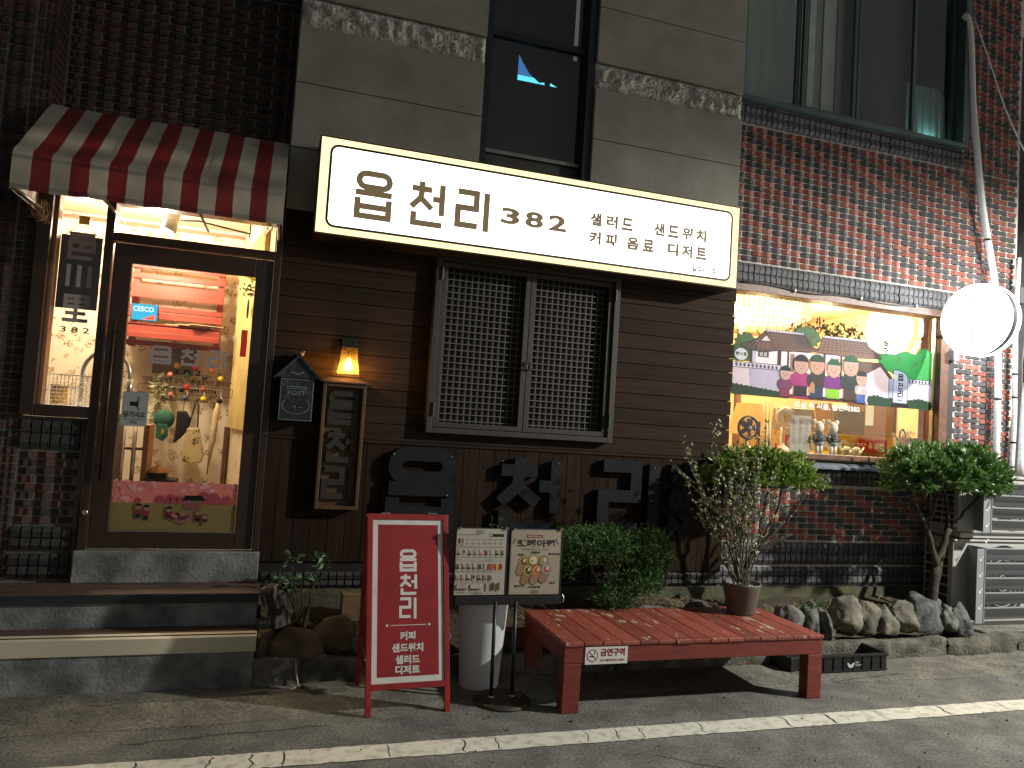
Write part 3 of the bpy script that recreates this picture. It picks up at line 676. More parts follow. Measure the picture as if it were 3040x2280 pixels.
# coat rack with coloured balls
ct = thing('coat_rack', 'wire coat rack with coloured ball hooks on the floral wall', 'coat rack', (-.66, 1.45, 1.95))
wire = MB()
for x in (-.87, -.75, -.61, -.47): wire.tube([(x, 1.52, 2.10), (x, 1.52, 1.90), (x+.02, 1.44, 1.86)], .004, 6)
for z in (2.12, 1.95): wire.tube([(-.90, 1.52, z), (-.45, 1.52, z)], .004, 6)
wire.build('wire_frame', ct, white_p, True)
BALLS = ((-.84, 2.135, '#c8781c'), (-.69, 2.13, '#b3261f'), (-.55, 2.115, '#c56a5c'), (-.89, 2.05, '#b9695c'), (-.752, 2.053, '#284a35'), (-.608, 2.05, '#1d1d24'), (-.474, 2.045, '#c9b21e'), (-.75, 1.949, '#b01f1f'), (-.614, 1.944, '#9c5148'), (-.875, 1.874, '#b46a62'), (-.751, 1.86, '#4d5470'), (-.604, 1.855, '#d3b91c'), (-.47, 1.849, '#15151a'))
for x, z, c in BALLS: MB().ball((x, 1.42, z), .026, 14).build('ball_hook', ct, flat(c), True)
def bag_mesh(name, pts, y, thick, parent, m):
    b = MB(); b.prism(pts, y, y+thick); return b.build(name, parent, m, bev=.012)
t = thing('tote_bag', 'beige floral tote bag with dark handles hanging from the coat rack', 'bag', (-.65, 1.35, 1.3))
flor = wallpaper('floral cloth', (.52, .40, .2), (.05, .04, .02))
bag_mesh('bag_body', [(-.715, 1.60), (-.61, 1.60), (-.555, 1.36), (-.57, 1.30), (-.64, 1.285), (-.72, 1.30), (-.745, 1.36)], 1.33, .05, t, flor)
MB().tube([(-.70, 1.35, 1.60), (-.66, 1.35, 1.80), (-.65, 1.36, 1.84), (-.63, 1.35, 1.80), (-.625, 1.35, 1.60)], .007, 6).build('handle', t, black, True)
t = thing('green_cap', 'dark green baseball cap with yellow embroidery hanging by the plants', 'cap', (-.9, 1.35, 1.5)); gm = mat('green cloth', (.015, .085, .05), .8)
MB().ball((-.90, 1.36, 1.66), .085, 14, sx=1, sy=.6, sz=1.0).build('crown', t, gm, True); bag_mesh('brim', [(-.95, 1.62), (-.86, 1.62), (-.85, 1.52), (-.89, 1.47), (-.95, 1.50)], 1.30, .012, t, gm)
MB().ball((-.895, 1.29, 1.55), .02, 8, sx=.5, sy=.2, sz=1.4).build('embroidery', t, flat('#b08a1c'), True)
t = thing('hanging_hat', 'black hat hanging between the green cap and tote bag', 'hat', (-.76, 1.35, 1.5)); bag_mesh('crown', [(-.80, 1.74), (-.73, 1.745), (-.69, 1.68), (-.70, 1.58), (-.76, 1.50), (-.81, 1.45), (-.80, 1.56)], 1.33, .07, t, flat('#1a1815')); MB().tube([(-.755, 1.36, 1.74), (-.75, 1.40, 1.85)], .004, 6).build('strap', t, black)
t = thing('umbrella', 'furled pale umbrella hanging at the right of the coat rack', 'umbrella', (-.5, 1.4, 1.2)); MB().tube([(-.48, 1.42, 1.83), (-.49, 1.41, 1.72), (-.50, 1.40, 1.5), (-.515, 1.39, 1.25)], [.012, .03, .027, .008], 10).build('canopy', t, mat('cream cloth', (.5, .38, .22), .8, var=.3, stretch=(20, 20, 1)), True); MB().tube([(-.515, 1.39, 1.26), (-.52, 1.39, 1.19)], .005, 6).build('tip', t, black)
def leafspray(mb, c, n, r, sz, m=0, flatz=1.):
    for i in range(n):
        dv = Vector((random.gauss(0, 1), random.gauss(0, 1), random.gauss(0, 1))).normalized(); p = Vector(c)+Vector((dv.x*r, dv.y*r, dv.z*r*flatz))*random.random()**.5
        a = Vector((random.gauss(0, 1), random.gauss(0, 1), random.gauss(0, 1))).normalized(); b = a.cross(dv).normalized() if a.cross(dv).length > .1 else a.orthogonal().normalized()
        q = sz*random.uniform(.7, 1.3); mb.face([p, p+a*q*.5+b*q*.22, p+a*q, p+a*q*.5-b*q*.22], m)
t = thing('dried_bouquet', 'pale green dried leaves hanging left of the coat rack', 'bouquet', (-1.0, 1.4, 1.7)); mb = MB()
for i in range(7): leafspray(mb, (-.97+.02*math.sin(i*2), 1.42, 2.0-.055*i), 18, .05, .06)
mb.build('leaves', t, mat('pale dried leaf', (.38, .38, .22), .8, trans=.3)); MB().tube([(-.95, 1.45, 2.1), (-.97, 1.43, 1.9), (-.96, 1.43, 1.62)], .005, 6).build('stem', t, mat('dry stem', (.2, .14, .07), .8))
# curtain and trinkets on the right side wall
t = thing('yellow_curtain', 'narrow yellow curtain at the right edge of the door opening', 'curtain', (-.4, .9, 1.5)); mb = MB(); n = 28
for i in range(n+1):
    for j in range(2): mb.v.append((sx(.35+1.1*i/n)-.035-.018*math.sin(i*1.5), .35+1.1*i/n, (1.62, 3.2)[j]))
for i in range(n): mb.f.append((2*i, 2*i+2, 2*i+3, 2*i+1)); mb.m.append(0)
mb.build('drape', t, mat('yellow drape', (.55, .40, .14), .8, trans=.2), True); MB().tube([(sx(.3)-.035, .3, 3.2), (sx(1.5)-.035, 1.5, 3.2)], .01, 8).build('rod', t, white_p)
t = thing('hanging_wreath', 'iron ring wreath with leaves and a yellow flower by the curtain', 'wreath', (-.42, .6, 2.6)); MB().tube([(sx(.62)-.08, .62+.07*math.cos(R(20*i)), 2.60+.07*math.sin(R(20*i))) for i in range(19)], .006, 6).build('ring', t, black, True)
mb = MB(); leafspray(mb, (-.25, .55, 2.75), 40, .08, .045); mb.build('leaves', t, mat('olive leaf', (.07, .10, .03), .7)); mb = MB(); leafspray(mb, (-.235, .50, 2.83), 14, .03, .04); mb.build('flower', t, flat('#e0c412'))
MB().box(-.30, -.235, .75, .755, 2.22, 2.44).build('x', None, flat('#b3140f')); o = bpy.data.objects['x']; o.name = 'red_pennant'; tag(o, 'red pennant against the yellow curtain inside the door', 'pennant')
MB().box(-.415, -.375, 1.53, 1.59, .78, 1.62).build('x', None, pale_fr); o = bpy.data.objects['x']; o.name = 'door_post'; tag(o, 'light brown post below the curtain inside the door', 'post')
# sink, tap and basket behind the side window
t = thing('gooseneck_tap', 'steel gooseneck tap arching behind the mullion beside the door', 'tap', (-1.3, .35, 1.7))
arc = [(-1.335, .35, 1.5), (-1.335, .35, 1.98)]+[(-1.18-.155*math.cos(R(15*i)), .35, 1.98+.175*math.sin(R(15*i))) for i in range(1, 12)]+[(-1.024, .35, 1.93)]
MB().tube(arc, .014, 10).build('spout', t, steel, True); MB().tube([(-1.024, .35, 1.96), (-1.022, .35, 1.84)], .024, 12).build('nozzle', t, steel, True); MB().tube([(-1.335, .35, 1.45), (-1.335, .35, 1.62)], .024, 12).build('base', t, steel, True)
t = thing('wire_basket', 'white wire drying basket behind the lower side window', 'basket', (-1.43, .35, 1.6)); mb = MB()
for i in range(15): mb.tube([(-1.60+.024*i, .30, 1.74), (-1.60+.024*i, .30, 1.96)], .0022, 4)
for i in range(9): mb.tube([(-1.60, .30, 1.75+.026*i), (-1.26, .30, 1.75+.026*i)], .0022, 4)
mb.tube([(-1.60, .30, 1.96), (-1.26, .30, 1.96)], .004, 5); mb.build('wire_side', t, white_p, kind='stuff'); MB().box(-1.60, -1.26, .30, .55, 1.735, 1.742).build('base', t, white_p)
t = thing('yellow_pot', 'yellow lidded pot inside the wire basket', 'pot', (-1.5, .42, 1.74)); MB().lathe([(.05, 0), (.055, .12), (.052, .13)], (-1.49, .42, 1.745), 18).build('body', t, flat('#b98a1c'), True); MB().lathe([(.062, .13), (.062, .14), (.01, .15)], (-1.49, .42, 1.746), 18).build('lid', t, flat('#8a6a10'), True)
MB().box(-2.6, -1.1, .27, .75, 1.2, 1.70).build('x', None, mat('sink cabinet', (.10, .06, .04), .5)); o = bpy.data.objects['x']; o.name = 'sink_counter'; tag(o, 'dark brown sink counter behind the side window', 'counter')
t = thing('hanging_banner', 'black cloth banner hanging behind the side window characters', 'banner', (-1.4, .25, 2.9)); MB().box(-1.525, -1.262, .245, .25, 2.43, 2.955).build('cloth', t, mat('black cloth', (.012, .013, .016), .9)); MB().tube([(-1.50, .25, 2.955), (-1.39, .25, 3.06), (-1.29, .25, 2.955)], .003, 5).build('cord', t, black); MB().box(-1.425, -1.355, .24, .246, 3.04, 3.10).build('hook_plate', t, flat('#b3962c'))
t = thing('slim_trolley', 'narrow shelf trolley with steel posts inside the door at left', 'trolley', (-1.05, .8, .8))
for x in (-1.10, -1.02): MB().tube([(x, .75, .8), (x, .75, 1.72)], .016, 8).build('post', t, steel, True)
for z in (1.1, 1.42): MB().box(-1.14, -.95, .74, .95, z, z+.02).build('shelf', t, pale_fr)
MB().box(-.955, -.915, .72, .98, .8, 1.62).build('side_board', t, mat('orange board', (.42, .20, .09), .5))
t = thing('small_lantern', 'small dark house-shaped lantern low behind the door glass', 'lantern', (-.84, .8, 1.2)); MB().box(-.90, -.77, .74, .86, 1.20, 1.25).build('body', t, mat('dark tin', (.05, .035, .03), .4, .5)); MB().lathe([(.105, 0), (.06, .03), (.012, .055)], (-.835, .8, 1.25), 4).build('roof', t, mat('copper tin', (.22, .1, .05), .4, .6)); MB().ball((-.835, .8, 1.31), .012, 8).build('knob', t, steel); MB().box(-.93, -.70, .7, .95, 1.15, 1.198).build('stand', t, black)
# ================================================================== AWNING
aw = thing('striped_awning', 'red and white striped fabric awning over the glass door', 'awning', (-.83, 0, 3.2))
ar, awh = mat('awning red', (.11, .010, .010), .7, var=.3, vs=5, bump=.3, bs=200, trans=.12), mat('awning white', (.25, .245, .205), .7, var=.25, vs=5, bump=.3, bs=200, trans=.12)
NS = 15; X0, X1 = -1.607, -.042; sw_ = (X1-X0)/NS
prof = [(.05, 3.80), (-.03, 3.742), (-.12, 3.668), (-.21, 3.592), (-.3, 3.515), (-.4, 3.428), (-.5, 3.342), (-.585, 3.275), (-.60, 3.24), (-.602, 3.19), (-.602, 3.13), (-.602, 3.08), (-.60, 3.03)]
mb = MB()
for i in range(NS):
    for k in range(len(prof)-1):
        for q in range(4):
            a, b = X0+sw_*(i+q/4), X0+sw_*(i+q/4+.25)
            def P(x, j):
                y, z = prof[j]; s_ = .010*math.sin(math.pi*((x-X0)/(X1-X0)*4) % math.pi)*(1 if 0 < j < 7 else .15); return (x+.004*noise.noise((x*7, j*.9, 2)), y+.006*noise.noise((x*6, j*.7, 8)), z-1.6*s_+.009*noise.noise((x*4, y*3, 1))+.005*noise.noise((x*11, y*7, j)))
            mb.face([P(a, k+1), P(b, k+1), P(b, k), P(a, k)], i % 2)
mb.build('canopy', aw, [awh, ar], True)
mb, mb2 = MB(), MB(); NL = 6
for i in range(NL):
    a, b = .05-.65*i/NL, .05-.65*(i+1)/NL
    za, zb = 3.80-.56*i/NL, 3.80-.56*(i+1)/NL
    mb.face([(X0, a, 3.03), (X0, b, 3.03), (X0, b, zb), (X0, a, za)], (i+1) % 2); mb2.face([(X1, a, 3.03), (X1, b, 3.03), (X1, b, zb), (X1, a, za)], (i+1) % 2)
mb.build('side_panel', aw, [awh, ar]); mb2.build('side_panel', aw, [awh, ar])
fr_ = MB()
for z, y in ((3.225, -.56), (3.05, -.58)): fr_.tube([(X0+.01, y, z), (X1-.01, y, z)], .012, 8)
for x in (X0+.02, -1.1, -.55, X1-.02): fr_.tube([(x, .04, 3.72), (x, -.56, 3.225)], .01, 6); fr_.tube([(x, .04, 3.06), (x, -.585, 3.04)], .01, 6)
fr_.build('support_frame', aw, mat('grey tube', (.2, .2, .2), .5, .5), True)
t = thing('dried_vine', 'tuft of dried vine caught under the left corner of the awning', 'plant', (-1.58, -.2, 3.0)); mb = MB()
for i in range(26): p = Vector((-1.57+random.uniform(-.01, .05), -.15+random.uniform(-.1, .1), 3.08)); mb.tube([p, p+Vector((random.uniform(-.03, .03), random.uniform(-.04, .04), -.07)), p+Vector((random.uniform(-.04, .04), random.uniform(-.05, .05), -.13))], .002, 4)
mb.build('twigs', t, mat('dry straw', (.22, .16, .08), .9))
# ================================================================== MAIN LIT SIGN
sg = thing('lit_sign', 'long glowing white shop sign box with brown lettering above the plank wall', 'sign', (1.97, -.1, 3.12))
YS = -.28; KS = (5.7+YS)/5.55; zo = 1.82*(1-KS); zA, zB, xA, xB = 3.124, 3.832, .185, 3.762
SXZ = lambda y: Draw((0, y, zo), (KS, 0, 0), (0, 0, KS))
cas = MB(); cas.box(xA*KS-.012, xB*KS+.012, YS+.004, -.006, zo+zA*KS-.012, zo+zB*KS+.012); cas.build('case', sg, mat('sign case', (.05, .035, .022), .5, .2), bev=.003)
cream = emis('cream lit border', (1, .82, .40), 1.75); facee = emis('white lit acrylic', (1, .98, .93), P_SIGN); brown = mat('bloom-lifted brown lettering', (.12, .085, .05), .6)
bs = brown.node_tree.nodes['Principled BSDF']; bs.inputs['Emission Color'].default_value = (.115, .085, .04, 1); bs.inputs['Emission Strength'].default_value = 1.  # faint emission imitates the sign's bloom spreading over the letters
d = SXZ(YS+.003); d.rect(xA, zA, xB, zB, cream); d.build('border', sg)
d = SXZ(YS); P = []
for cx, cz, a in ((xB-.075-.05, zB-.055-.05, 0), (xA+.075+.05, zB-.055-.05, 90), (xA+.075+.05, zA+.055+.05, 180), (xB-.075-.05, zA+.055+.05, 270)):
    for i in range(6): P.append((cx+.05*math.cos(R(a+18*i)), cz+.05*math.sin(R(a+18*i))))
d.poly(P, facee); d.build('lit_face', sg)
ink_o = mat('dark brown outline', (.03, .022, .014), .6)
d = SXZ(YS-.002); d.rrect(xA+.073, zA+.053, xB-.073, zB-.053, .055, .019, ink_o); d.build('outline', sg)
d = SXZ(YS-.003)
d.glyph('읍', .452, 3.272, .722, 3.622, .046, brown); d.glyph('천', .86, 3.275, 1.125, 3.615, .046, brown); d.glyph('리', 1.225, 3.30, 1.475, 3.60, .048, brown); d.build('shop_name', sg)
d = SXZ(YS-.003)
for ch, a in (('3', 1.585), ('8', 1.785), ('2', 1.985)): d.text(ch, a, 3.385, a+.155, 3.515, brown, .035)
d.build('shop_number', sg)
for word, z0 in (((('샐', 2.345), ('러', 2.49), ('드', 2.63)), 3.478), ((('샌', 2.93), ('드', 3.065), ('위', 3.20), ('치', 3.335)), 3.478), ((('커', 2.345), ('피', 2.49)), 3.325), ((('음', 2.69), ('료', 2.835)), 3.325), ((('디', 3.07), ('저', 3.205), ('트', 3.345)), 3.325)):
    d = SXZ(YS-.003)
    for ch, a in word: d.text(ch, a, z0, a+.105, z0+.107, brown, .05)
    d.build('menu_word', sg)
for x, z in ((2.82, 3.485), (2.645, 3.335), (3.0, 3.335)): d = SXZ(YS-.003); d.rect(x, z, x+.006, z+.085, brown); d.build('divider', sg)
d = SXZ(YS-.003); d.text('알파시티점', 3.315, 3.212, 3.555, 3.265, ink_o, .04); d.build('branch_name', sg)
# ================================================================== MESH WINDOW
mwn = thing('mesh_window', 'double brown wooden window with square wire mesh under the lit sign', 'window', (1.9, 0, 1.7))
trim = mat('taupe window wood', (.028, .022, .017), .6, var=.25, vs=6, stretch=(5, 5, .5), bump=.3, bs=40)
mb = MB(); mb.box(1.117, 1.165, -.075, .02, 1.705, 3.10); mb.box(2.645, 2.695, -.075, .02, 1.705, 3.10); mb.box(1.166, 2.644, -.075, .02, 1.705, 1.748); mb.box(1.166, 2.644, -.075, .02, 3.05, 3.10); mb.build('outer_frame', mwn, trim, bev=.004)
for a, b in ((1.168, 1.903), (1.908, 2.642)):
    mb = MB(); mb.box(a, a+.042, -.055, -.012, 1.752, 3.045); mb.box(b-.042, b, -.055, -.012, 1.752, 3.045); mb.box(a+.0425, b-.0425, -.054, -.013, 1.752, 1.792); mb.box(a+.0425, b-.0425, -.054, -.013, 3.005, 3.045)
    sh = mb.build('sash', mwn, trim, bev=.003)
    wmb = MB(); x = a+.06
    while x < b-.045: wmb.box(x-.0035, x+.0035, .006, .012, 1.79, 3.01); x += .0505
    z = 1.81
    while z < 3.0: wmb.box(a+.04, b-.04, .0015, .0065, z-.0035, z+.0035); z += .0505
    wmb.build('wire_mesh', sh, mat('galvanised mesh', (.10, .095, .08), .6, .1), kind='stuff')
    MB().box(a+.04, b-.04, .06, .064, 1.79, 3.01).build('pane', sh, gl)
for x in (1.155, 2.64):
    for z in (1.84, 2.9): MB().box(x, x+.022, -.082, -.06, z, z+.10).tube([(x+.011, -.084, z-.005), (x+.011, -.084, z+.105)], .007, 8).build('hinge', mwn, mat('dark hinge', (.05, .055, .05), .5, .6))
for x in (1.885, 1.926): MB().tube([(x+.024*math.cos(R(30*i)), -.068, 2.28+.03*math.sin(R(30*i))) for i in range(13)], .005, 6).build('ring_pull', mwn, MC['dark bronze'], True)
MB().box(1.15, 2.66, .12, .13, 1.7, 3.1).build('dark_blind', mwn, mat('dark interior blind', (.018, .016, .014), .9))
# ================================================================== WALL LAMP, LETTERBOX, LIGHT BOX, LETTERS
lp = thing('wall_lamp', 'small lit wall lantern glowing amber on the plank wall', 'lamp', (.5, -.06, 2.1))
dk = mat('blackened steel', (.03, .026, .02), .5, .6)
MB().box(.445, .553, -.035, -.003, 2.285, 2.375).build('wall_plate', lp, dk, bev=.003); MB().box(.445, .553, -.125, -.036, 2.30, 2.315).build('top_cap', lp, dk)
C4 = lambda z: [((.50-w, -.08-w*.6, z), (.50+w, -.08-w*.6, z), (.50+w, -.08+w*.6, z), (.50-w, -.08+w*.6, z)) for w in (.058+.022*(2.30-z)/.2,)][0]
T4, B4 = C4(2.30), C4(2.10); mb = MB()
for i in range(4): mb.tube([T4[i], B4[i]], .0042, 6); mb.tube([B4[i], B4[(i+1) % 4]], .0042, 6)
mb.build('cage', lp, dk)
mb = MB()
for i in range(4): mb.face([B4[i], B4[(i+1) % 4], T4[(i+1) % 4], T4[i]])
amber = mat('amber mesh glass', (.85, .55, .2), .4, trans=.0); 
_n, _l = amber.node_tree.nodes, amber.node_tree.links; _t = _n.new('ShaderNodeBsdfTransparent'); _t.inputs[0].default_value = (1, .82, .5, 1); _m = _n.new('ShaderNodeMixShader'); _m.inputs[0].default_value = .22
_tr = _n.new('ShaderNodeBsdfTranslucent'); _tr.inputs[0].default_value = (.9, .6, .2, 1); _l.new(_t.outputs[0], _m.inputs[1]); _l.new(_tr.outputs[0], _m.inputs[2]); _l.new(_m.outputs[0], _n['Material Output'].inputs[0])
mb.build('shade_glass', lp, amber)
MB().lathe([(.004, -.035), (.022, -.028), (.031, -.008), (.029, .012), (.018, .035), (.012, .06)], (.50, -.08, 2.165), 16).build('bulb', lp, emis('glowing bulb', (1, .62, .16), 14), True)
MB().tube([(.50, -.08, 2.225), (.50, -.08, 2.30)], .014, 10).build('socket', lp, dk, True)
light('lamp_glow', 'POINT', (.50, -.085, 2.15), P_BULB, (1, .52, .14), .03, lp)
pb = thing('letterbox', 'black house-shaped metal letterbox with a bird on its roof', 'letterbox', (.14, -.06, 1.73))
bx_m = mat('weathered black metal', (.022, .026, .03), .45, .3, col2=(.06, .075, .075), lo=.5, hi=.75, vs=22); bx_e = mat('worn pale edge', (.16, .19, .18), .5, .3, var=.4, vs=60)
MB().box(.03, .265, -.115, -.004, 1.735, 2.04).build('box', pb, bx_m, bev=.004)
MB().prism([(.0, 2.045), (.295, 2.045), (.1475, 2.20)], -.125, -.004).build('gable', pb, bx_m)
for s_ in (-1, 1): MB().obox((.1475+s_*.078, -.07, 2.128), (s_*.088, 0, -.092), (0, .072, 0), (.004*s_, 0, .005)).build('roof_sheet', pb, bx_m)
d = XZ(-.1165); d.line([(.036, 1.74), (.259, 1.74), (.259, 2.035), (.036, 2.035)], .005, bx_e, True); d.rect(.08, 1.965, .215, 1.985, bx_e); d.rect(.085, 1.969, .21, 1.978, black); d.text('POST', .085, 1.92, .21, 1.952, bx_e, .01)
for i in range(26):
    a = R(-215+250*i/25); d.ell(.1475+.082*math.cos(a)*1.15, 1.845+.06*math.sin(a), .007, .004, bx_e, 6)
d.line([(.12, 1.83), (.145, 1.845), (.15, 1.82)], .004, bx_e); d.line([(.17, 1.835), (.20, 1.832)], .004, bx_e)
d.build('relief', pb)
d = XZ(-.1265); 
for i in range(9): d.ell(.10+.011*i, 2.078+.008*math.sin(i*1.1), .008, .005, bx_e, 7)
d.line([(.0, 2.047), (.1475, 2.198), (.295, 2.047)], .005, bx_e); d.build('gable_relief', pb)
bd = MB(); bd.ball((.155, -.06, 2.225), .018, 10, sx=1.5); bd.ball((.175, -.06, 2.242), .011, 8); bd.bar((.13, -.06, 2.225), (.105, -.06, 2.238), .012, .004); bd.build('bird', pb, mat('brass bird', (.17, .12, .07), .5, .5), True)
lb = thing('wooden_sign_box', 'tall wooden box sign with dark raised letters below the wall lamp', 'sign', (.49, -.05, 1.1))
bxw = mat('varnished sign wood', (.075, .042, .02), .5, var=.25, vs=6, stretch=(6, 6, .5))
mb = MB(); mb.box(.332, .358, -.085, -.003, 1.10, 2.03); mb.box(.622, .648, -.085, -.003, 1.10, 2.03); mb.box(.3585, .6215, -.085, -.003, 2.004, 2.03); mb.box(.3585, .6215, -.085, -.003, 1.10, 1.126); mb.build('frame', lb, bxw, bev=.004)
MB().box(.3585, .6215, -.02, -.004, 1.127, 2.003).build('back_board', lb, bxw)
MB().box(.325, .655, -.10, .0, 2.032, 2.05).build('top_ledge', lb, bxw, bev=.003)
d = XZ(-.021); lm = mat('dark brown raised letter', (.028, .022, .016), .5)
for ch, z in (('읍', 1.735), ('천', 1.455), ('리', 1.175)): d.glyph(ch, .385, z, .60, z+.23, .042, lm, .03)
d.build('raised_letters', lb)
dust = mat('navy grey letter', (.0115, .0135, .016), .75, spec=.15, var=.2, vs=10)
for ch, a, b, z0, z1, w_ in (('읍', .87, 1.37, .93, 1.56, .105), ('천', 1.735, 2.26, .95, 1.545, .095), ('리', 2.63, 3.14, .94, 1.545, .10)):
    t = thing('wall_letter', 'large dark raised letter %s on the lower planks' % {'읍': 'with a round top', '천': 'with slanted strokes', '리': 'of angular strokes'}[ch], 'letter', ((a+b)/2, 0, z0), 'large raised letters on the planks')
    d = XZ(-.012); d.glyph(ch, a, z0, b, z1, w_, dust, .045); d.build('letter_body', t)
    sc_ = MB()
    for q in ((a+.02, z1-.03), (b-.03, z1-.03), (a+.05, z0+.04), (b-.05, z0+.3)): sc_.lathe([(.006, 0), (.005, -.004), (.002, -.006)], (q[0], -.066, q[1]), 8, axis='y')
    sc_.build('screw_heads', t, steel)
t = thing('wall_numerals', 'small dark raised numerals 382 set upright at the right of the letters', 'numerals', (3.38, 0, .92))
d = Draw((3.275, -.012, 1.56), (0, 0, -1), (1, 0, 0))
for i, ch in enumerate('382'): d.text(ch, .0+.215*i, .0, .19+.215*i, .20, dust, .07, depth=.035)
d.build('numerals', t)
# ================================================================== DISPLAY WINDOW
dw = thing('display_window', 'wide lit display window in a brown wooden frame in the brick wall', 'window', (5.2, .2, 1.66))
wfr = mat('red brown window frame', (.13, .06, .035), .45, var=.3, vs=8, stretch=(2, 5, 2), bump=.3, bs=40)
mb = MB(); mb.box(3.872, 6.545, .075, .26, 3.165, 3.235); mb.box(3.872, 6.545, .085, .26, 1.662, 1.712); mb.box(6.365, 6.47, .095, .26, 1.713, 3.164); mb.build('frame', dw, wfr, bev=.004)
MB().box(6.471, 6.55, .10, .26, 1.60, 3.164).build('side_jamb', dw, mat('dark jamb', (.03, .028, .03), .5), bev=.003)
MB().box(6.352, 6.364, .16, .20, 1.713, 3.164).build('bright_bead', dw, mat('aluminium bead', (.6, .55, .45), .3, .7))
MB().box(3.872, 6.352, .185, .191, 1.713, 3.164).build('pane', dw, gl)
# ------------------------------------------------------------------ printed village film on the pane
ff = lambda c: flat(c, .35)
fl = thing('window_film', 'printed film of a tiled-roof village house with people across the display window', 'window film', (5.2, .18, 2.2))
d = Draw((0, .183, 0), (1, 0, 0), (0, 0, 1), .00003)
OUT = ff('#2a1f1a')
def shp(pts, c, w=.006): d.poly(pts, ff(c)); (w and d.line(pts, w, OUT, True))
def blob(cx, cz, rx, rz, c, n=34, seed=0, w=.005):
    P = []
    for i in range(n): g = 2*math.pi*i/n; k = 1+.10*math.sin(i*2.1+seed)+.07*math.sin(i*3.7+seed*2); P.append((cx+rx*k*math.cos(g), cz+rz*k*math.sin(g)))
    shp(P, c, w)
XM = 6.345
blob(4.12, 2.68, .12, .12, '#355a34', seed=1); d.rect(3.99, 2.53, 4.24, 2.68, ff('#355a34')); blob(4.80, 2.82, .155, .10, '#355a34', seed=2)
d.line([(4.80, 2.72), (4.83, 2.80), (4.90, 2.85)], .014, ff('#5b3527')); d.line([(4.83, 2.79), (4.77, 2.83)], .010, ff('#5b3527'))
d.poly([(5.62, 2.72), (5.75, 2.75), (5.86, 2.74), (5.94, 2.775), (6.02, 2.79), (6.13, 2.76), (6.18, 2.82), (6.25, 2.84), (6.30, 2.82), (XM, 2.80), (XM, 2.50), (6.0, 2.50), (5.70, 2.6)], ff('#2f8f4e')); d.line([(5.62, 2.72), (5.75, 2.75), (5.86, 2.74), (5.94, 2.775), (6.02, 2.79), (6.13, 2.76), (6.18, 2.82), (6.25, 2.84), (6.30, 2.82), (XM, 2.80)], .006, ff('#1f5a34'))
for q in ((5.92, 2.70), (6.12, 2.66), (6.24, 2.74)): d.line([(q[0]-.03, q[1]-.03), q, (q[0]+.03, q[1]+.02)], .008, ff('#6b3a2a')); d.line([q, (q[0]-.01, q[1]+.04)], .006, ff('#6b3a2a'))
shp([(4.185, 2.66), (5.39, 2.68), (5.39, 2.26), (4.185, 2.26)], '#cfcbe0')
for a, b in ((4.17, 4.20), (4.475, 4.52), (4.585, 4.61), (5.0, 5.03), (5.20, 5.225)): d.rect(a, 2.40, b, 2.68, ff('#4d2c22'))
d.rect(4.26, 2.585, 4.38, 2.655, ff('#4d2c22')); d.rect(4.28, 2.595, 4.315, 2.64, ff('#bdb6c4')); d.rect(4.325, 2.595, 4.36, 2.64, ff('#bdb6c4'))
for a in (4.62, 5.08, 5.14): d.rect(a, 2.47, a+.05, 2.645, ff('#8b7a76'))
roof1 = [(4.066, 2.685), (4.175, 2.724), (4.24, 2.755), (4.336, 2.838), (4.772, 2.842), (4.81, 2.774), (4.859, 2.73), (4.943, 2.708), (4.85, 2.68), (4.504, 2.659), (4.47, 2.66), (4.324, 2.633), (4.201, 2.641), (4.112, 2.661)]
roof2 = [(4.984, 2.842), (5.507, 2.842), (5.547, 2.783), (5.675, 2.734), (5.702, 2.686), (5.379, 2.668), (4.897, 2.685), (4.953, 2.739)]
shp(roof2, '#6a5450', .008); shp(roof1, '#5f4b47', .008)
for i in range(13): t_ = i/12; d.line([(4.34+.43*t_, 2.838), (4.42+.50*t_, 2.66+.035*t_)], .004, OUT)
for i in range(6): t_ = (i+1)/7; d.line([(4.345+.08*t_, 2.838-.178*t_), (4.772+.15*t_, 2.842-.145*t_)], .0035, OUT)
for i in range(7): t_ = i/6; d.line([(4.34, 2.832), (4.11+.34*t_, 2.665-.01*t_)], .004, OUT)
for i in range(14): t_ = i/13; d.line([(4.99+.51*t_, 2.838), (4.93+.72*t_, 2.69)], .004, OUT)
for i in range(5): t_ = (i+1)/6; d.line([(4.985-.07*t_, 2.84-.15*t_), (5.51+.16*t_, 2.84-.13*t_)], .0035, OUT)
shp([(4.335, 2.829), (4.765, 2.834), (4.76, 2.856), (4.335, 2.851)], '#cfcbe0', .004); shp([(4.985, 2.832), (5.507, 2.834), (5.506, 2.858), (4.987, 2.853)], '#cfcbe0', .004)
for i in range(12): d.rect(4.345+.035*i, 2.832, 4.349+.035*i, 2.853, OUT)
for i in range(14): d.rect(5.0+.036*i, 2.835, 5.004+.036*i, 2.855, OUT)
shp([(4.279, 2.735), (4.344, 2.797), (4.397, 2.74)], '#e0dcec'); d.line([(4.23, 2.83), (4.27, 2.79)], .014, OUT)
shp([(5.47, 2.50), (5.686, 2.62), (5.83, 2.50), (5.842, 2.22), (5.46, 2.22)], '#bcb8d2'); shp([(5.393, 2.639), (5.679, 2.644), (5.704, 2.636), (5.837, 2.515), (5.826, 2.483), (5.687, 2.614), (5.51, 2.519), (5.41, 2.50)], '#57423d', .008)
for i in range(8): d.line([(5.41+.033*i, 2.635), (5.425+.028*i, 2.535+.010*i)], .003, OUT)
shp([(3.99, 2.51), (4.52, 2.52), (4.58, 2.22), (3.99, 2.22)], '#b9b5cb'); shp([(3.99, 2.47), (4.52, 2.475), (4.52, 2.525), (3.99, 2.52)], '#d8d5e6')
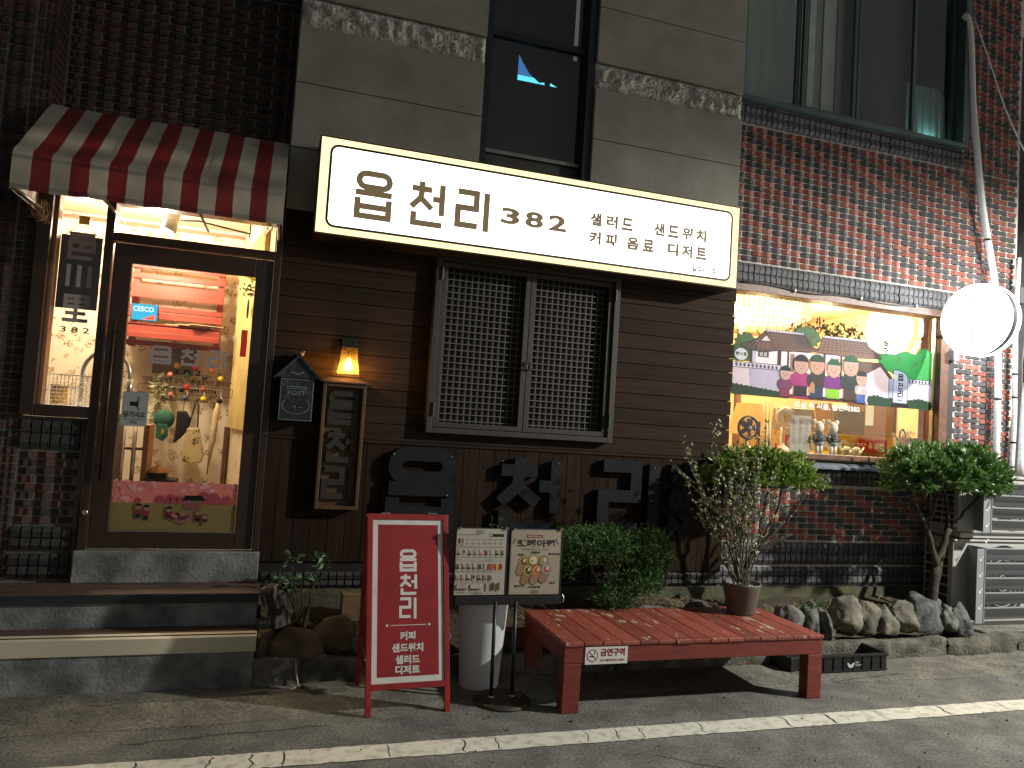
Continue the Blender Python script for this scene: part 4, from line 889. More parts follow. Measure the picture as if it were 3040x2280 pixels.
for i in range(11): d.ell(4.03+.044*i, 2.496, .014, .017, ff('#5b5250'), 12)
shp([(5.80, 2.50), (XM, 2.508), (XM, 2.23), (5.80, 2.23)], '#a9b2d6'); shp([(6.03, 2.475), (XM, 2.475), (XM, 2.515), (6.03, 2.515)], '#cfd4ea')
for i in range(7): d.ell(6.06+.042*i, 2.494, .013, .015, ff('#4c4f5a'), 12)
d.rect(4.60, 2.22, 5.49, 2.262, ff('#6a4333'))
for i in range(14): blob(4.0+.045*i, 2.275-.0025*i, .045, .045-.0015*i, '#26402a', 12, i, .003)
d.rect(3.99, 2.217, 4.55, 2.27, ff('#26402a'))
for i in range(18): blob(5.58+.043*i, 2.272+.01*math.sin(i), .042, .04, '#25482f', 12, i, .003)
d.rect(5.55, 2.217, XM, 2.27, ff('#25482f'))
d.ell(4.074, 2.592, .07, .056, ff('#e4e2ea'), 28); d.glyph('邑', 4.018, 2.578, 4.05, 2.608, .005, OUT); d.glyph('川', 4.062, 2.578, 4.088, 2.608, .005, OUT); d.glyph('里', 4.10, 2.578, 4.132, 2.608, .005, OUT)
shp([(5.853, 2.59), (5.92, 2.594), (6.001, 2.569), (6.035, 2.531), (6.034, 2.262), (5.855, 2.262)], '#c9cfe8'); d.rect(5.835, 2.217, 6.05, 2.265, ff('#1c1c22'))
for ch, z in (('읍', 2.49), ('천', 2.405), ('리', 2.325)): d.glyph(ch, 5.915, z, 5.975, z+.065, .012, OUT)
d.text('382', 5.91, 2.285, 5.975, 2.298, OUT)
def villager(x, z0, z1, w, skin, hair, top, legs, shoe, hat=None):     # plain generic villager figure
    H = z1-z0; hr = H*.235; w *= 1.22
    for s_ in (-1, 1): d.ell(x+s_*w*.25, z0+.03*H, w*.28, .045*H, ff(shoe), 12)
    d.rect(x-w*.42, z0+.03*H, x+w*.42, z0+.30*H, ff(legs)); shp([(x-w*.5, z0+.27*H), (x+w*.5, z0+.27*H), (x+w*.42, z0+.58*H), (x-w*.42, z0+.58*H)], top, .004)
    for s_ in (-1, 1): d.ell(x+s_*w*.52, z0+.42*H, w*.13, .13*H, ff(top), 12)
    d.ell(x, z0+.77*H, hr*.92, hr, OUT, 22); d.ell(x, z0+.765*H, hr*.86, hr*.93, ff(skin), 22); d.ell(x, z0+.81*H, hr*.9, hr*.85, ff(hair), 18, .15, math.pi-.15)
    if hat: d.ell(x, z0+.87*H, hr*.85, hr*.6, ff(hat), 16, 0, math.pi); d.rect(x-hr*.95, z0+.86*H, x+hr*.95, z0+.89*H, ff(hat))
    for s_ in (-1, 1): d.ell(x+s_*hr*.32, z0+.745*H, .005, .006, OUT, 8)
    d.line([(x-.014, z0+.685*H), (x, z0+.675*H), (x+.014, z0+.685*H)], .004, OUT)
villager(4.57, 2.225, 2.525, .11, '#dcaea0', '#2a2326', '#7c3f66', '#8c3350', '#4a2430'); villager(4.745, 2.232, 2.645, .15, '#d9a898', '#1d181c', '#a8327a', '#2a2024', '#b03272'); villager(4.93, 2.236, 2.66, .15, '#d9a48e', '#241d1c', '#3d3431', '#2d3f5e', '#241f20', '#24512f')
villager(5.125, 2.24, 2.63, .15, '#dfae9e', '#b9b4bc', '#7a2f86', '#8ec63a', '#201d20', '#2c5c38'); villager(5.325, 2.238, 2.685, .15, '#d8a794', '#b4b8bd', '#2f3a36', '#4a3d38', '#1c1b1d', '#2a5634'); villager(5.46, 2.226, 2.545, .10, '#dba995', '#26222a', '#bfb3bb', '#3f63ae', '#2e2a30')
d.poly([(4.845, 2.29), (4.91, 2.29), (4.905, 2.37), (4.88, 2.40), (4.85, 2.37)], ff('#cf9460')); d.build('village_print', fl)
d = Draw((0, .183, 0), (1, 0, 0), (0, 0, 1), .00003); d.text('도심 속 시골, 읍천리382', 4.69, 2.135, 5.46, 2.20, mat('white vinyl', (.8, .78, .74), .6), .02); d.build('white_caption', fl)
# ------------------------------------------------------------------ display room
roomw = mat('warm plaster', (.62, .47, .24), .85, var=.08); ceilm = mat('embossed ceiling paper', (.56, .40, .22), .85, var=.3, vs=26, stretch=(1, 2.5, 1), bump=.6, bs=30)
MB().box(3.9, 7.36, 3.4, 3.45, 1.0, 3.62).build('display_room_back_wall', None, roomw, kind='structure'); MB().box(3.86, 3.9, .33, 3.45, 1.0, 3.62).build('display_room_left_wall', None, roomw, kind='structure'); MB().box(7.36, 7.41, .33, 3.45, 1.0, 3.62).build('display_room_right_wall', None, roomw, kind='structure')
MB().box(3.86, 7.41, .33, 3.45, 3.56, 3.62).build('display_room_ceiling', None, ceilm, kind='structure'); MB().box(3.86, 7.41, .33, 3.45, .98, 1.0).build('display_room_floor', None, mat('wood floor', (.3, .17, .08), .5), kind='structure')
MB().box(3.9, 7.36, 3.36, 3.399, 3.30, 3.34).build('x', None, mat('picture rail wood', (.28, .14, .06), .5)); o = bpy.data.objects['x']; o.name = 'picture_rail'; tag(o, 'brown picture rail along the top of the display room wall', 'rail')
ch = thing('crystal_chandelier', 'glowing ring chandelier of crystal drops behind the display window', 'chandelier', (5.0, 1.25, 3.2))
cc = Vector((5.05, 1.25, 3.24)); glow = emis('lit crystal', (1, .78, .36), P_CHAND*.55); glow2 = emis('lit crystal bead', (1, .80, .40), 1.6)
for rr, z0, z1, nn in ((.50, -.05, .12, 56), (.40, -.10, .10, 46), (.28, -.14, .06, 34)):
    mb = MB()
    for i in range(nn):
        g = 2*math.pi*i/nn; p = cc+Vector((rr*math.cos(g), rr*math.sin(g), 0)); mb.tube([p+Vector((0, 0, z0)), p+Vector((0, 0, z1))], .011, 5)
    mb.build('crystal_rods', ch, glow2 if rr > .45 else glow, kind='stuff')
    for i in range(0, nn, 2): 
        g = 2*math.pi*(i+.5)/nn; MB().ball(cc+Vector((rr*math.cos(g), rr*math.sin(g), z0-.03)), .021, 8).build('crystal_drop', ch, glow2, True)
MB().lathe([(.52, .12), (.52, .14), (.03, .16)], cc, 40).build('ceiling_plate', ch, mat('brass', (.6, .42, .15), .3, .9), True); MB().tube([cc+Vector((0, 0, .15)), cc+Vector((0, 0, .33))], .03, 10).build('stem', ch, MC['brass'])
light('chandelier_light', 'POINT', cc+Vector((0, 0, -.02)), P_DISPLAY, (1, .74, .38), .18, ch)
light('display_room_light', 'POINT', (6.5, 2.0, 3.1), P_DISPLAY*1.1, (1, .78, .46), .15)
led = MB().box(3.9, 7.3, .30, 2.0, 1.66, 1.705).build('x', None, mat('ledge cloth', (.34, .31, .26), .6)); led.name = 'display_ledge'; tag(led, 'pale ledge inside the display window carrying the ornaments', 'ledge')
t = thing('table_lamp', 'lit pleated yellow table lamp behind the black fan', 'lamp', (4.75, .95, 1.7)); lamp_s = mat('yellow lamp shade', (.85, .62, .25), .8, var=.12, vs=60, stretch=(3, 3, .1), trans=.5); 
lamp_s.node_tree.nodes['Principled BSDF'].inputs['Emission Color'].default_value = (1, .66, .2, 1); lamp_s.node_tree.nodes['Principled BSDF'].inputs['Emission Strength'].default_value = .55
MB().lathe([(.215, -.16), (.13, .16), (.125, .16), (.21, -.16)], (4.74, .95, 2.02), 40).build('pleated_shade', t, lamp_s); MB().lathe([(.09, 0), (.02, .03), (.02, .16)], (4.74, .95, 1.71), 16).build('base', t, MC['brass'], True)
t = thing('desk_fan', 'round black desk fan standing at the left of the display ledge', 'fan', (4.38, .45, 1.71)); fc = Vector((4.38, .45, 1.92))
mb = MB(); 
for rr in (.105, .085, .06): mb.tube([fc+Vector((rr*math.cos(R(15*i)), -.03, rr*math.sin(R(15*i)))) for i in range(25)], .0035, 5)
for i in range(30): g = R(12*i); mb.tube([fc+Vector((.02*math.cos(g), -.035, .02*math.sin(g))), fc+Vector((.105*math.cos(g), -.03, .105*math.sin(g)))], .0016, 4)
mb.tube([fc+Vector((.108*math.cos(R(15*i)), 0, .108*math.sin(R(15*i)))) for i in range(25)], .012, 6); mb.build('grille', t, black)
for i in range(5): g = R(72*i); MB().obox(fc+Vector((.05*math.cos(g), .0, .05*math.sin(g))), (.04*math.cos(g), .01, .04*math.sin(g)), (-.025*math.sin(g), .01, .025*math.cos(g)), (0, .0015, 0)).build('blade', t, flat('#3a3a3c'))
MB().ball(fc+Vector((0, -.035, 0)), .02, 12, sy=.5).build('hub', t, flat('#8b9298'), True); MB().lathe([(.07, 0), (.06, .02), (.02, .03), (.015, .1)], (4.38, .46, 1.706), 18).build('base', t, black, True)
t = thing('candle_holder', 'pair of dark candles in a low holder beside the fan', 'candles', (4.58, .5, 1.71))
for x, hh, c in ((4.545, .19, '#2a2c2a'), (4.625, .22, '#d8cfb4'), (4.665, .15, '#cfc6aa')): MB().tube([(x, .5, 1.80), (x, .5, 1.80+hh)], .012, 10).build('candle', t, flat(c), True); MB().lathe([(.03, 0), (.01, .02), (.01, .07), (.024, .09)], (x, .5, 1.71), 14).build('holder', t, mat('pewter', (.12, .11, .1), .4, .7), True)
t = thing('glass_chimes', 'hanging pale tubular chimes behind the candles', 'chimes', (4.95, .9, 2.3))
for i in range(5): MB().tube([(4.90+.045*i, .95, 2.20+.02*(i % 2)), (4.90+.045*i, .95, 1.93-.05*(i % 3))], .009, 8).build('tube', t, mat('pale glass tube', (.65, .55, .35), .2), True)
t = thing('retro_table_fan', 'small white retro fan with a round face behind the menu panel', 'fan', (5.1, .8, 1.71)); MB().lathe([(.11, 0), (.112, -.02), (.095, -.045), (.05, -.05)], (5.09, .83, 2.06), 28, axis='y').build('face', t, mat('cream enamel', (.62, .54, .4), .35), True); MB().lathe([(.045, -.055), (.04, -.06)], (5.09, .83, 2.06), 20, axis='y').build('centre', t, flat('#c9a63c'), True); MB().lathe([(.08, 0), (.07, .03), (.025, .06), (.02, .25)], (5.09, .85, 1.71), 18).build('stand', t, MC['cream enamel'], True)
t = thing('acrylic_menu', 'clear acrylic stand with a printed menu sheet on the display ledge', 'menu', (4.95, .4, 1.71)); MB().box(4.83, 5.075, .40, .404, 1.712, 2.08).build('sheet', t, mat('menu paper', (.42, .40, .33), .6, trans=.3)); d = XZ(.398)
for k in range(3):
    for j in range(14): d.rect(4.85+.075*k, 1.80+.017*j, 4.85+.075*k+random.uniform(.03, .055), 1.803+.017*j, flat('#5d5648'))
d.build('print', t); MB().box(4.825, 5.08, .36, .46, 1.706, 1.712).build('foot', t, glass('acrylic'))
for x, lab in ((5.155, 'left of two small white round-eared figurines in dark patterned jumpers'), (5.325, 'right of two small white round-eared figurines in dark patterned jumpers')):
    t = thing('figurine', lab, 'figurine', (x, .38, 1.71), 'two white figurines'); wf = mat('white figurine', (.62, .57, .48), .5); jm = mat('patterned jumper', (.02, .02, .025), .8, col2=(.35, .33, .3), lo=.56, hi=.6, vs=90); bl = flat('#8fa0ab')
    MB().ball((x, .38, 1.975), .05, 14, sx=1, sy=.85, sz=1.15).build('head', t, wf, True)
    for s_ in (-1, 1): MB().ball((x+s_*.05, .385, 2.03), .024, 10, sy=.5).build('ear', t, wf, True); MB().tube([(x+s_*.05, .38, 1.90), (x+s_*.07, .37, 1.84)], [.022, .018], 8).build('arm', t, jm, True); MB().tube([(x+s_*.022, .38, 1.80), (x+s_*.024, .375, 1.715)], [.024, .018], 10).build('leg', t, wf, True)
    MB().lathe([(.05, 0), (.058, .03), (.045, .09), (.03, .11)], (x, .38, 1.82), 16).build('jumper', t, jm, True); MB().lathe([(.03, -.035), (.055, -.01), (.05, .005)], (x, .38, 1.825), 16).build('trousers', t, bl, True)
for x, s_, lab in ((5.48, 1, 'left of two cream teapots with green diamond panels'), (5.60, -1, 'right of two cream teapots with green diamond panels')):
    t = thing('teapot', lab, 'teapot', (x, .36, 1.71), 'two teapots'); cm = mat('cream glaze', (.55, .47, .27), .25)
    MB().ball((x, .36, 1.755), .052, 16, sz=.85).build('body', t, cm, True); MB().tube([(x-s_*.04, .36, 1.745), (x-s_*.075, .36, 1.77), (x-s_*.095, .36, 1.80)], [.014, .010, .007], 8).build('spout', t, cm, True); MB().tube([(x-.035, .36, 1.79), (x-.03, .36, 1.835), (x+.03, .36, 1.835), (x+.035, .36, 1.79)], .005, 6).build('handle', t, mat('grey handle', (.15, .15, .14), .4), True)
    d = XZ(.305); d.poly([(x, 1.725), (x+.035, 1.757), (x, 1.789), (x-.035, 1.757)], flat('#6f6a2c')); d.poly([(x, 1.737), (x+.022, 1.757), (x, 1.777), (x-.022, 1.757)], flat('#c9b98a')); d.build('diamond_panel', t)
yw = mat('yellow wood', (.62, .42, .12), .5, var=.15)
t = thing('yellow_cabinet', 'yellow drinks counter with red and white lettering inside the display room', 'counter', (5.85, .95, 1.6)); MB().box(5.12, 6.66, .92, 1.75, 1.5, 1.93).build('body', t, yw); d = XZ(.918)
d.rect(5.14, 1.72, 5.40, 1.88, flat('#b5301c')); d.rect(5.42, 1.70, 6.02, 1.91, flat('#d9a416')); d.text('신당', 5.20, 1.76, 5.36, 1.85, flat('#e8d9c0'), .04); d.text('수·메·피', 5.46, 1.74, 5.97, 1.87, flat('#efe6d2'), .05); d.build('lettering', t)
t = thing('red_shop_plate', 'red plate with white cup and letters hung on the yellow counter', 'sign', (6.28, .85, 1.75)); MB().box(6.09, 6.48, .86, .875, 1.745, 1.89).build('plate', t, flat('#b8281a')); d = XZ(.859); d.text('비락', 6.30, 1.765, 6.44, 1.855, flat('#f0e2c8'), .06); d.ell(6.25, 1.81, .03, .024, flat('#e8d4a0'), 12); d.ell(6.25, 1.84, .016, .016, flat('#e8d4a0'), 10); d.line([(6.11, 1.83), (6.15, 1.815), (6.19, 1.83), (6.15, 1.845)], .008, flat('#f0e2c8'), True); d.build('lettering', t)
for a, lab in ((5.60, 'smaller grey tube television left of the poster'), (6.18, 'larger grey tube television right of the poster')):
    t = thing('television', lab, 'television', (a+.2, 1.5, 1.93), 'two old televisions'); ww = .36 if a < 6 else .46; hh = .26 if a < 6 else .30
    MB().box(a, a+ww, 1.36, 1.70, 1.935, 1.935+hh).build('case', t, mat('tv case', (.16, .15, .13), .5), bev=.012); MB().box(a+.03, a+ww-.03, 1.354, 1.36, 1.995, 1.91+hh).build('screen', t, mat('tv screen', (.17, .17, .15), .12), bev=.004); d = XZ(1.358); d.rect(a+.05, 1.95, a+.12, 1.965, black); d.rect(a+ww-.2, 1.95, a+ww-.06, 1.962, flat('#8a8577')); d.build('controls', t)
t = thing('poster_card', 'orange poster card of a person standing between the televisions', 'poster', (5.65, .9, 1.93)); MB().obox((5.66, .9, 2.09), (.115, .0, .012), (0, .006, 0), (-.012, .03, .16)).build('card', t, flat('#d8a04a')); d = Draw((5.56, .872, 1.94), (1, 0, .1), (-.07, .18, 1)); 
d.poly([(.06, .0), (.19, .0), (.17, .13), (.13, .16), (.09, .13)], flat('#4a3b3c')); d.ell(.13, .215, .032, .055, flat('#2a1a18'), 16); d.ell(.13, .20, .02, .028, flat('#d8b090'), 14); d.rect(.02, .20, .085, .26, flat('#b8481c')); d.build('print', t)
t = thing('wicker_basket', 'wicker basket of white flowers at the right of the display ledge', 'basket', (6.44, .5, 1.71)); MB().lathe([(.105, 0), (.125, .11), (.13, .22), (.12, .22), (.11, .05)], (6.43, .55, 1.71), 26).build('basket_body', t, mat('wicker', (.26, .19, .09), .8, var=.45, vs=60, stretch=(1, 1, 2), bump=1, bs=90), True); MB().tube([(6.33, .55, 1.91), (6.34, .55, 1.99), (6.38, .55, 2.02), (6.41, .55, 1.97), (6.42, .55, 1.90)], .009, 8).build('handle', t, mat('dark wicker', (.12, .07, .03), .7), True)
mb = MB()
for i in range(44): p = Vector((6.43+random.gauss(0, .06), .53+random.gauss(0, .05), 1.96+random.uniform(-.03, .035))); leafspray(mb, p, 7, .014, .024)
mb.build('flowers', t, mat('white petals', (.75, .7, .55), .7, trans=.3))
t = thing('inner_doorway', 'dark brown inner doorway with a small lit pane behind the televisions', 'door', (7.34, 2.0, 1.0)); MB().box(7.325, 7.355, 1.62, 2.42, 1.0, 2.6).build('leaf', t, mat('dark brown door', (.085, .045, .025), .5)); MB().box(7.315, 7.324, 1.95, 2.08, 2.08, 2.4).build('pane', t, emis('lit door pane', (1, .78, .4), .9))
t = thing('brown_drape', 'brown drape at the right end of the display window', 'curtain', (6.9, .9, 1.7)); mb = MB()
for i in range(19):
    for j in range(2): mb.v.append((6.90+.022*i, .85+.03*math.sin(i*1.8), (1.72, 3.3)[j]))
for i in range(18): mb.f.append((2*i, 2*i+2, 2*i+3, 2*i+1)); mb.m.append(0)
mb.build('cloth', t, mat('brown drape cloth', (.20, .08, .035), .8), True)
for a, b in ((4.35, 4.55), (4.95, 5.02)): 
    o = MB().box(a, b, 1.5, 1.54, 1.7, 3.3).build('wood_partition', None, pale_fr); tag(o, 'brown wooden partition post %s the lamp in the display room' % ('left of' if a < 4.6 else 'right of'), 'post')
t = thing('hanging_foliage', 'dark trailing leaves under the ceiling of the display room', 'plant', (6.3, 1.2, 3.1)); mb = MB()
for i in range(26): leafspray(mb, (5.6+1.5*i/25, 1.5, 3.14+.05*math.sin(i)-.1*(i > 18)), 16, .09, .07)
mb.build('leaves', t, mat('dim leaf', (.05, .06, .02), .7))
t = thing('toy_figures', 'row of tiny red and white toys at the left of the display ledge', 'toys', (4.5, .38, 1.71))
for i, c in enumerate(('#d8d0c0', '#b02a20', '#d9c79a', '#b83226')): MB().lathe([(.014, 0), (.018, .04), (.008, .055), (.013, .07), (.004, .085)], (4.32+.11*i, .37, 1.706), 10).build('toy', t, flat(c), True)
# cable run above the window
t = thing('window_cable', 'loose black cable strung along the top of the display window', 'cable', (5.4, .06, 3.2)); pts = [(3.95+2.55*i/30, .062-.006*math.sin(i*.9), 3.236+.012*math.sin(i*.55)-.01*math.sin(math.pi*i/30)) for i in range(31)]
MB().tube(pts, .006, 6).build('cable', t, black, True)
for i in (7, 16, 24, 30): MB().box(pts[i][0]-.008, pts[i][0]+.008, .05, .078, pts[i][2]-.014, pts[i][2]+.014).build('clip', t, mat('pale clip', (.5, .5, .48), .5))
# ================================================================== ROUND BLADE SIGN
rs = thing('round_sign', 'glowing white round blade sign on the brick wall beside the display window', 'sign', (6.37, -.33, 2.97))
rc = Vector((6.36, -.33, 3.085)); RR = .345; ang = R(6)
ax = Vector((-math.cos(ang), -math.sin(ang), 0)); sd = Vector((math.sin(ang), -math.cos(ang), 0)); up = Vector((0, 0, 1))
wl = emis('white lit disc', (.84, .94, 1), P_ROUND*.22); rim_e = emis('white lit rim', (.86, .95, 1), P_ROUND*.16); rimd = mat('sign rim band', (.03, .03, .035), .5)
def ring(h0, r0, h1, r1, n=56):
    m = MB()
    for i in range(n):
        a, b = 2*math.pi*i/n, 2*math.pi*(i+1)/n; q = lambda g, r_, h_: rc+ax*h_+(sd*math.cos(g)+up*math.sin(g))*r_
        m.face([q(a, r0, h0), q(b, r0, h0), q(b, r1, h1), q(a, r1, h1)])
    return m
def disc(h, r, n=56):
    m = MB(); m.face([rc+ax*h+(sd*math.cos(2*math.pi*i/n)+up*math.sin(2*math.pi*i/n))*r for i in range(n)]); return m
disc(.092, RR-.012).build('lit_face', rs, wl); disc(-.092, RR-.012).build('lit_face', rs, wl)
ring(.065, RR, .092, RR-.012).build('rim_lip', rs, rim_e, True); ring(-.065, RR, -.092, RR-.012).build('rim_lip', rs, rim_e, True)
ring(-.065, RR, -.025, RR).build('lit_rim', rs, rim_e, True); ring(.048, RR, .065, RR).build('lit_rim', rs, rim_e, True); ring(-.027, RR-.004, .05, RR-.004).build('rim_band', rs, rimd, True)
for sgn in (1, -1):
    d = Draw(rc+ax*(.094*sgn), sd*sgn, up)
    bl_ = mat('bloom-greyed sign character', (.03, .03, .03), .6); bl_.node_tree.nodes['Principled BSDF'].inputs['Emission Color'].default_value = (.4, .45, .5, 1); bl_.node_tree.nodes['Principled BSDF'].inputs['Emission Strength'].default_value = .7  # grey emission imitates bloom washing over the characters
    for chh, z in (('邑', .115), ('川', -.06), ('里', -.235)): d = Draw(rc+ax*(.094*sgn), sd*sgn, up); d.glyph(chh, -.052, z, .052, z+.11, .0145, bl_); d.build('character', rs)
MB().tube([rc+Vector((0, RR-.02, .12)), (6.36, .15, rc.z+.12)], .018, 8).build('bracket_arm', rs, black); MB().tube([rc+Vector((0, RR-.02, -.12)), (6.36, .15, rc.z-.12)], .018, 8).build('bracket_arm', rs, black)
for z in (2.78, 3.2): MB().box(6.46, 6.53, .03, .098, z-.05, z+.05).build('wall_bracket', rs, mat('dull metal', (.25, .24, .27), .4, .6))
# ================================================================== PIPES AND CABLES ON THE RIGHT
pipe_w = mat('white wrapped pipe', (.62, .62, .6), .55, var=.12, vs=20, bump=.3, bs=60); rope = mat('tan rope', (.4, .32, .2), .8)
def pipe(name, label, pts, r, m, n=8, cat='pipe', ties=()):
    t = thing(name, label, cat, pts[-1]); 
    P = []
    for i in range(len(pts)-1):
        a, b = Vector(pts[i]), Vector(pts[i+1]); k = max(2, int((b-a).length/.15))
        for j in range(k): P.append(a.lerp(b, j/k))
    P.append(Vector(pts[-1]))
    for _ in range(2): P = [P[0]]+[(P[i-1]+P[i]*2+P[i+1])/4 for i in range(1, len(P)-1)]+[P[-1]]
    MB().tube(P, r, n).build('run', t, m, True)
    for z in ties:
        q = min(P, key=lambda p: abs(p.z-z)); MB().lathe([(r+.004, -.01), (r+.004, .01)], q, 10).build('tie', t, black)
    return t
pipe('wrapped_pipe', 'thick white wrapped pipe running down the brick corner behind the round sign', [(6.52, .10, 6.36), (6.56, .06, 6.33), (6.60, .06, 5.9), (6.63, .06, 5.44), (6.81, .06, 4.34), (7.03, .06, 3.55), (7.09, .06, 2.85), (7.10, .06, 2.23), (7.09, .06, 1.75), (7.14, .04, 1.66), (7.2, .0, 1.58)], .033, pipe_w, 10, ties=(4.1, 3.5, 2.4))
pipe('rope_line', 'thin tan cord hanging beside the white wrapped pipe', [(7.13, .09, 2.7), (7.15, .09, 2.1), (7.16, .08, 1.62)], .009, rope, 6, 'cord')
pipe('white_conduit', 'thinner white conduit right of the wrapped pipe', [(7.36, .08, 3.9), (7.34, .08, 3.0), (7.36, .08, 2.78), (7.345, .08, 2.55), (7.37, .08, 2.3), (7.34, .08, 1.6)], .024, pipe_w, 10, ties=(2.72, 2.4, 2.0))
pipe('swan_neck_hose', 'white ribbed hose bending at the far right above the air conditioner', [(7.62, .15, 2.62), (7.55, .10, 2.58), (7.50, .08, 2.45), (7.46, .06, 2.1), (7.42, .04, 1.62)], .036, pipe_w, 10, 'hose')
pipe('far_conduit', 'white conduit at the right picture edge', [(7.75, .1, 3.3), (7.72, .1, 2.5), (7.70, .1, 1.6)], .02, pipe_w, 8)
pipe('overhead_cable', 'thin pale cable sagging from the pipe top to the right', [(6.62, .05, 6.3), (6.80, .02, 5.9), (6.98, .0, 5.45), (7.25, -.05, 4.95), (7.6, -.1, 4.5), (8.3, -.2, 3.9)], .007, pipe_w, 6, 'cable')
pipe('thin_wall_cable', 'thin cable zigzagging from the sliding window to the pipe', [(6.58, .13, 4.93), (6.70, .13, 4.6), (6.88, .13, 3.9), (7.06, .13, 3.4), (7.28, .13, 2.9)], .004, mat('grey cable', (.2, .18, .16), .6), 5, 'cable')
pipe('black_wall_cable', 'thin black cable crossing the brick up to the right from the sliding window', [(6.60, .12, 4.95), (6.9, .12, 5.1), (7.42, .10, 5.42)], .004, black, 5, 'cable')
t = thing('cable_bundle', 'bundle of black and grey cables at the dark right corner', 'cables', (7.6, .2, 2))
for i in range(7): MB().tube([(7.48+.035*i, .12-.01*i, 4.2-.06*i), (7.55+.03*i, .1, 3.5), (7.50+.03*((i*3) % 5), .12, 2.8), (7.52+.035*i, .12, 1.7)], .008, 6).build('cable', t, black if i % 3 else mat('grey cable', (.2, .18, .16), .6), True)
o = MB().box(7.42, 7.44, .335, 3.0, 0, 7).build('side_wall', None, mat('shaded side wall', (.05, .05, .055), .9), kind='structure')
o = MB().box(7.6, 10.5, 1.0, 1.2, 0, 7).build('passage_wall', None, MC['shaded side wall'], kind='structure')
t = thing('brick_stub', 'rough dark brick stub projecting at the right wall corner', 'brick', (7.42, .1, 3.5)); MB().box(7.40, 7.47, .08, .16, 3.42, 3.60).build('block', t, sold[1], bev=.01)
# ================================================================== STREET OBJECTS
redp = mat('red painted metal', (.27, .016, .018), .45, col2=(.16, .012, .013), lo=.45, hi=.75, vs=9, detail=8, bump=.15, bs=40); whitep = mat('sign white', (.56, .56, .52), .5, col2=(.42, .42, .38), lo=.5, hi=.8, vs=8, detail=8); redf = mat('sign red panel', (.25, .012, .016), .5, col2=(.19, .010, .013), lo=.4, hi=.7, vs=6, detail=8)
ab = thing('sandwich_board', 'red and white sandwich board advertising coffee and sandwiches in front of the bed', 'sandwich board', (.92, -1.0, 0))
bl, br = Vector((.662, -1.145, 0)), Vector((1.19, -1.12, 0)); tl, tr = Vector((.618, -.90, 1.185)), Vector((1.15, -.885, 1.19))
U = (br-bl).normalized(); V = ((tl-bl)+(tr-br)).normalized(); N = U.cross(V).normalized(); Wd = (br-bl).length; Hh = ((tl-bl).length+(tr-br).length)/2
def abox(parent, name, x0, x1, y0, y1, d0, d1, m, bev=.002):
    b = MB(); c = bl+U*((x0+x1)/2)+V*((y0+y1)/2)+N*((d0+d1)/2); b.obox(c, U*(x1-x0)/2, V*(y1-y0)/2, N*(d1-d0)/2); return b.build(name, parent, m, bev=bev)
abox(ab, 'frame_leg', 0, .034, 0, Hh, -.03, 0, redp); abox(ab, 'frame_leg', Wd-.034, Wd, 0, Hh, -.03, 0, redp)
abox(ab, 'frame_rail', .035, Wd-.035, Hh-.035, Hh, -.03, -.001, redp); abox(ab, 'frame_rail', .035, Wd-.035, .15, .185, -.03, -.001, redp)
pn = abox(ab, 'panel', .035, Wd-.035, .186, Hh-.036, -.018, -.010, whitep, 0)
d = Draw(bl+N*(-.0095), U, V); d.rect(.068, .222, Wd-.068, Hh-.068, redf)
cx = Wd/2-.0; d.glyph('읍', cx-.055, .855, cx+.052, .985, .019, whitep); d.glyph('천', cx-.055, .71, cx+.055, .835, .018, whitep); d.glyph('리', cx-.055, .565, cx+.048, .69, .018, whitep)
d.line([(cx-.115, .525), (cx+.115, .525)], .004, whitep); d.ell(cx-.135, .525, .008, .008, whitep, 12); d.ell(cx+.135, .525, .008, .008, whitep, 12)
for tx, z, w_ in (('커피', .435, .10), ('샌드위치', .365, .20), ('샐러드', .295, .155), ('디저트', .235, .155)): d.text(tx, cx-w_/2-.005, z, cx+w_/2-.005, z+.052, whitep, .045)
d.build('lettering', pn)
rl, rr_ = Vector((.672, -.60, 0)), Vector((1.20, -.58, 0))
for a, b in ((rl, tl+Vector((.01, .025, -.01))), (rr_, tr+Vector((-.01, .025, -.01)))): MB().bar(a, b, .03, .03).build('rear_leg', ab, redp, bev=.002)
MB().add([rl+(tl-rl)*.16+Vector((.03, .02, 0)), rr_+(tr-rr_)*.16+Vector((-.03, .02, 0)), tr+Vector((-.04, .045, -.03)), tl+Vector((.04, .045, -.03))], [(0, 1, 2, 3)]); 
m2 = MB(); q = [rl+(tl-rl)*.16+Vector((.02, .01, 0)), rr_+(tr-rr_)*.16+Vector((-.02, .01, 0)), tr+Vector((-.03, .03, -.03)), tl+Vector((.03, .03, -.03))]; m2.add(q+[p+Vector((0, .008, 0)) for p in q], [(0, 1, 2, 3), (7, 6, 5, 4), (0, 4, 5, 1), (1, 5, 6, 2), (2, 6, 7, 3), (3, 7, 4, 0)]); m2.build('rear_panel', ab, redp)
for k in (.15, .72): c = tl.lerp(tr, k+.07)+Vector((0, .012, .004)); MB().obox(c, U*.03, Vector((0, .015, 0)), Vector((0, 0, .003))).build('hinge', ab, steel)
MB().bar(bl+V*.33+U*(-.004), rl+(tl-rl)*.3, .008, .012).build('side_stay', ab, steel)
ms = thing('menu_stand', 'black twin-pole menu stand with two poster boards beside the red bench', 'menu stand', (1.56, -.98, 0))
blk = mat('black powder coat', (.014, .014, .014), .4); 
MB().lathe([(.0, 0), (.185, 0), (.19, .008), (.18, .02), (.05, .026), (.0, .026)], (1.565, -1.0, .0), 40).build('base', ms, mat('rusty black base', (.03, .026, .02), .6, col2=(.12, .075, .03), lo=.5, hi=.7, vs=14), True)
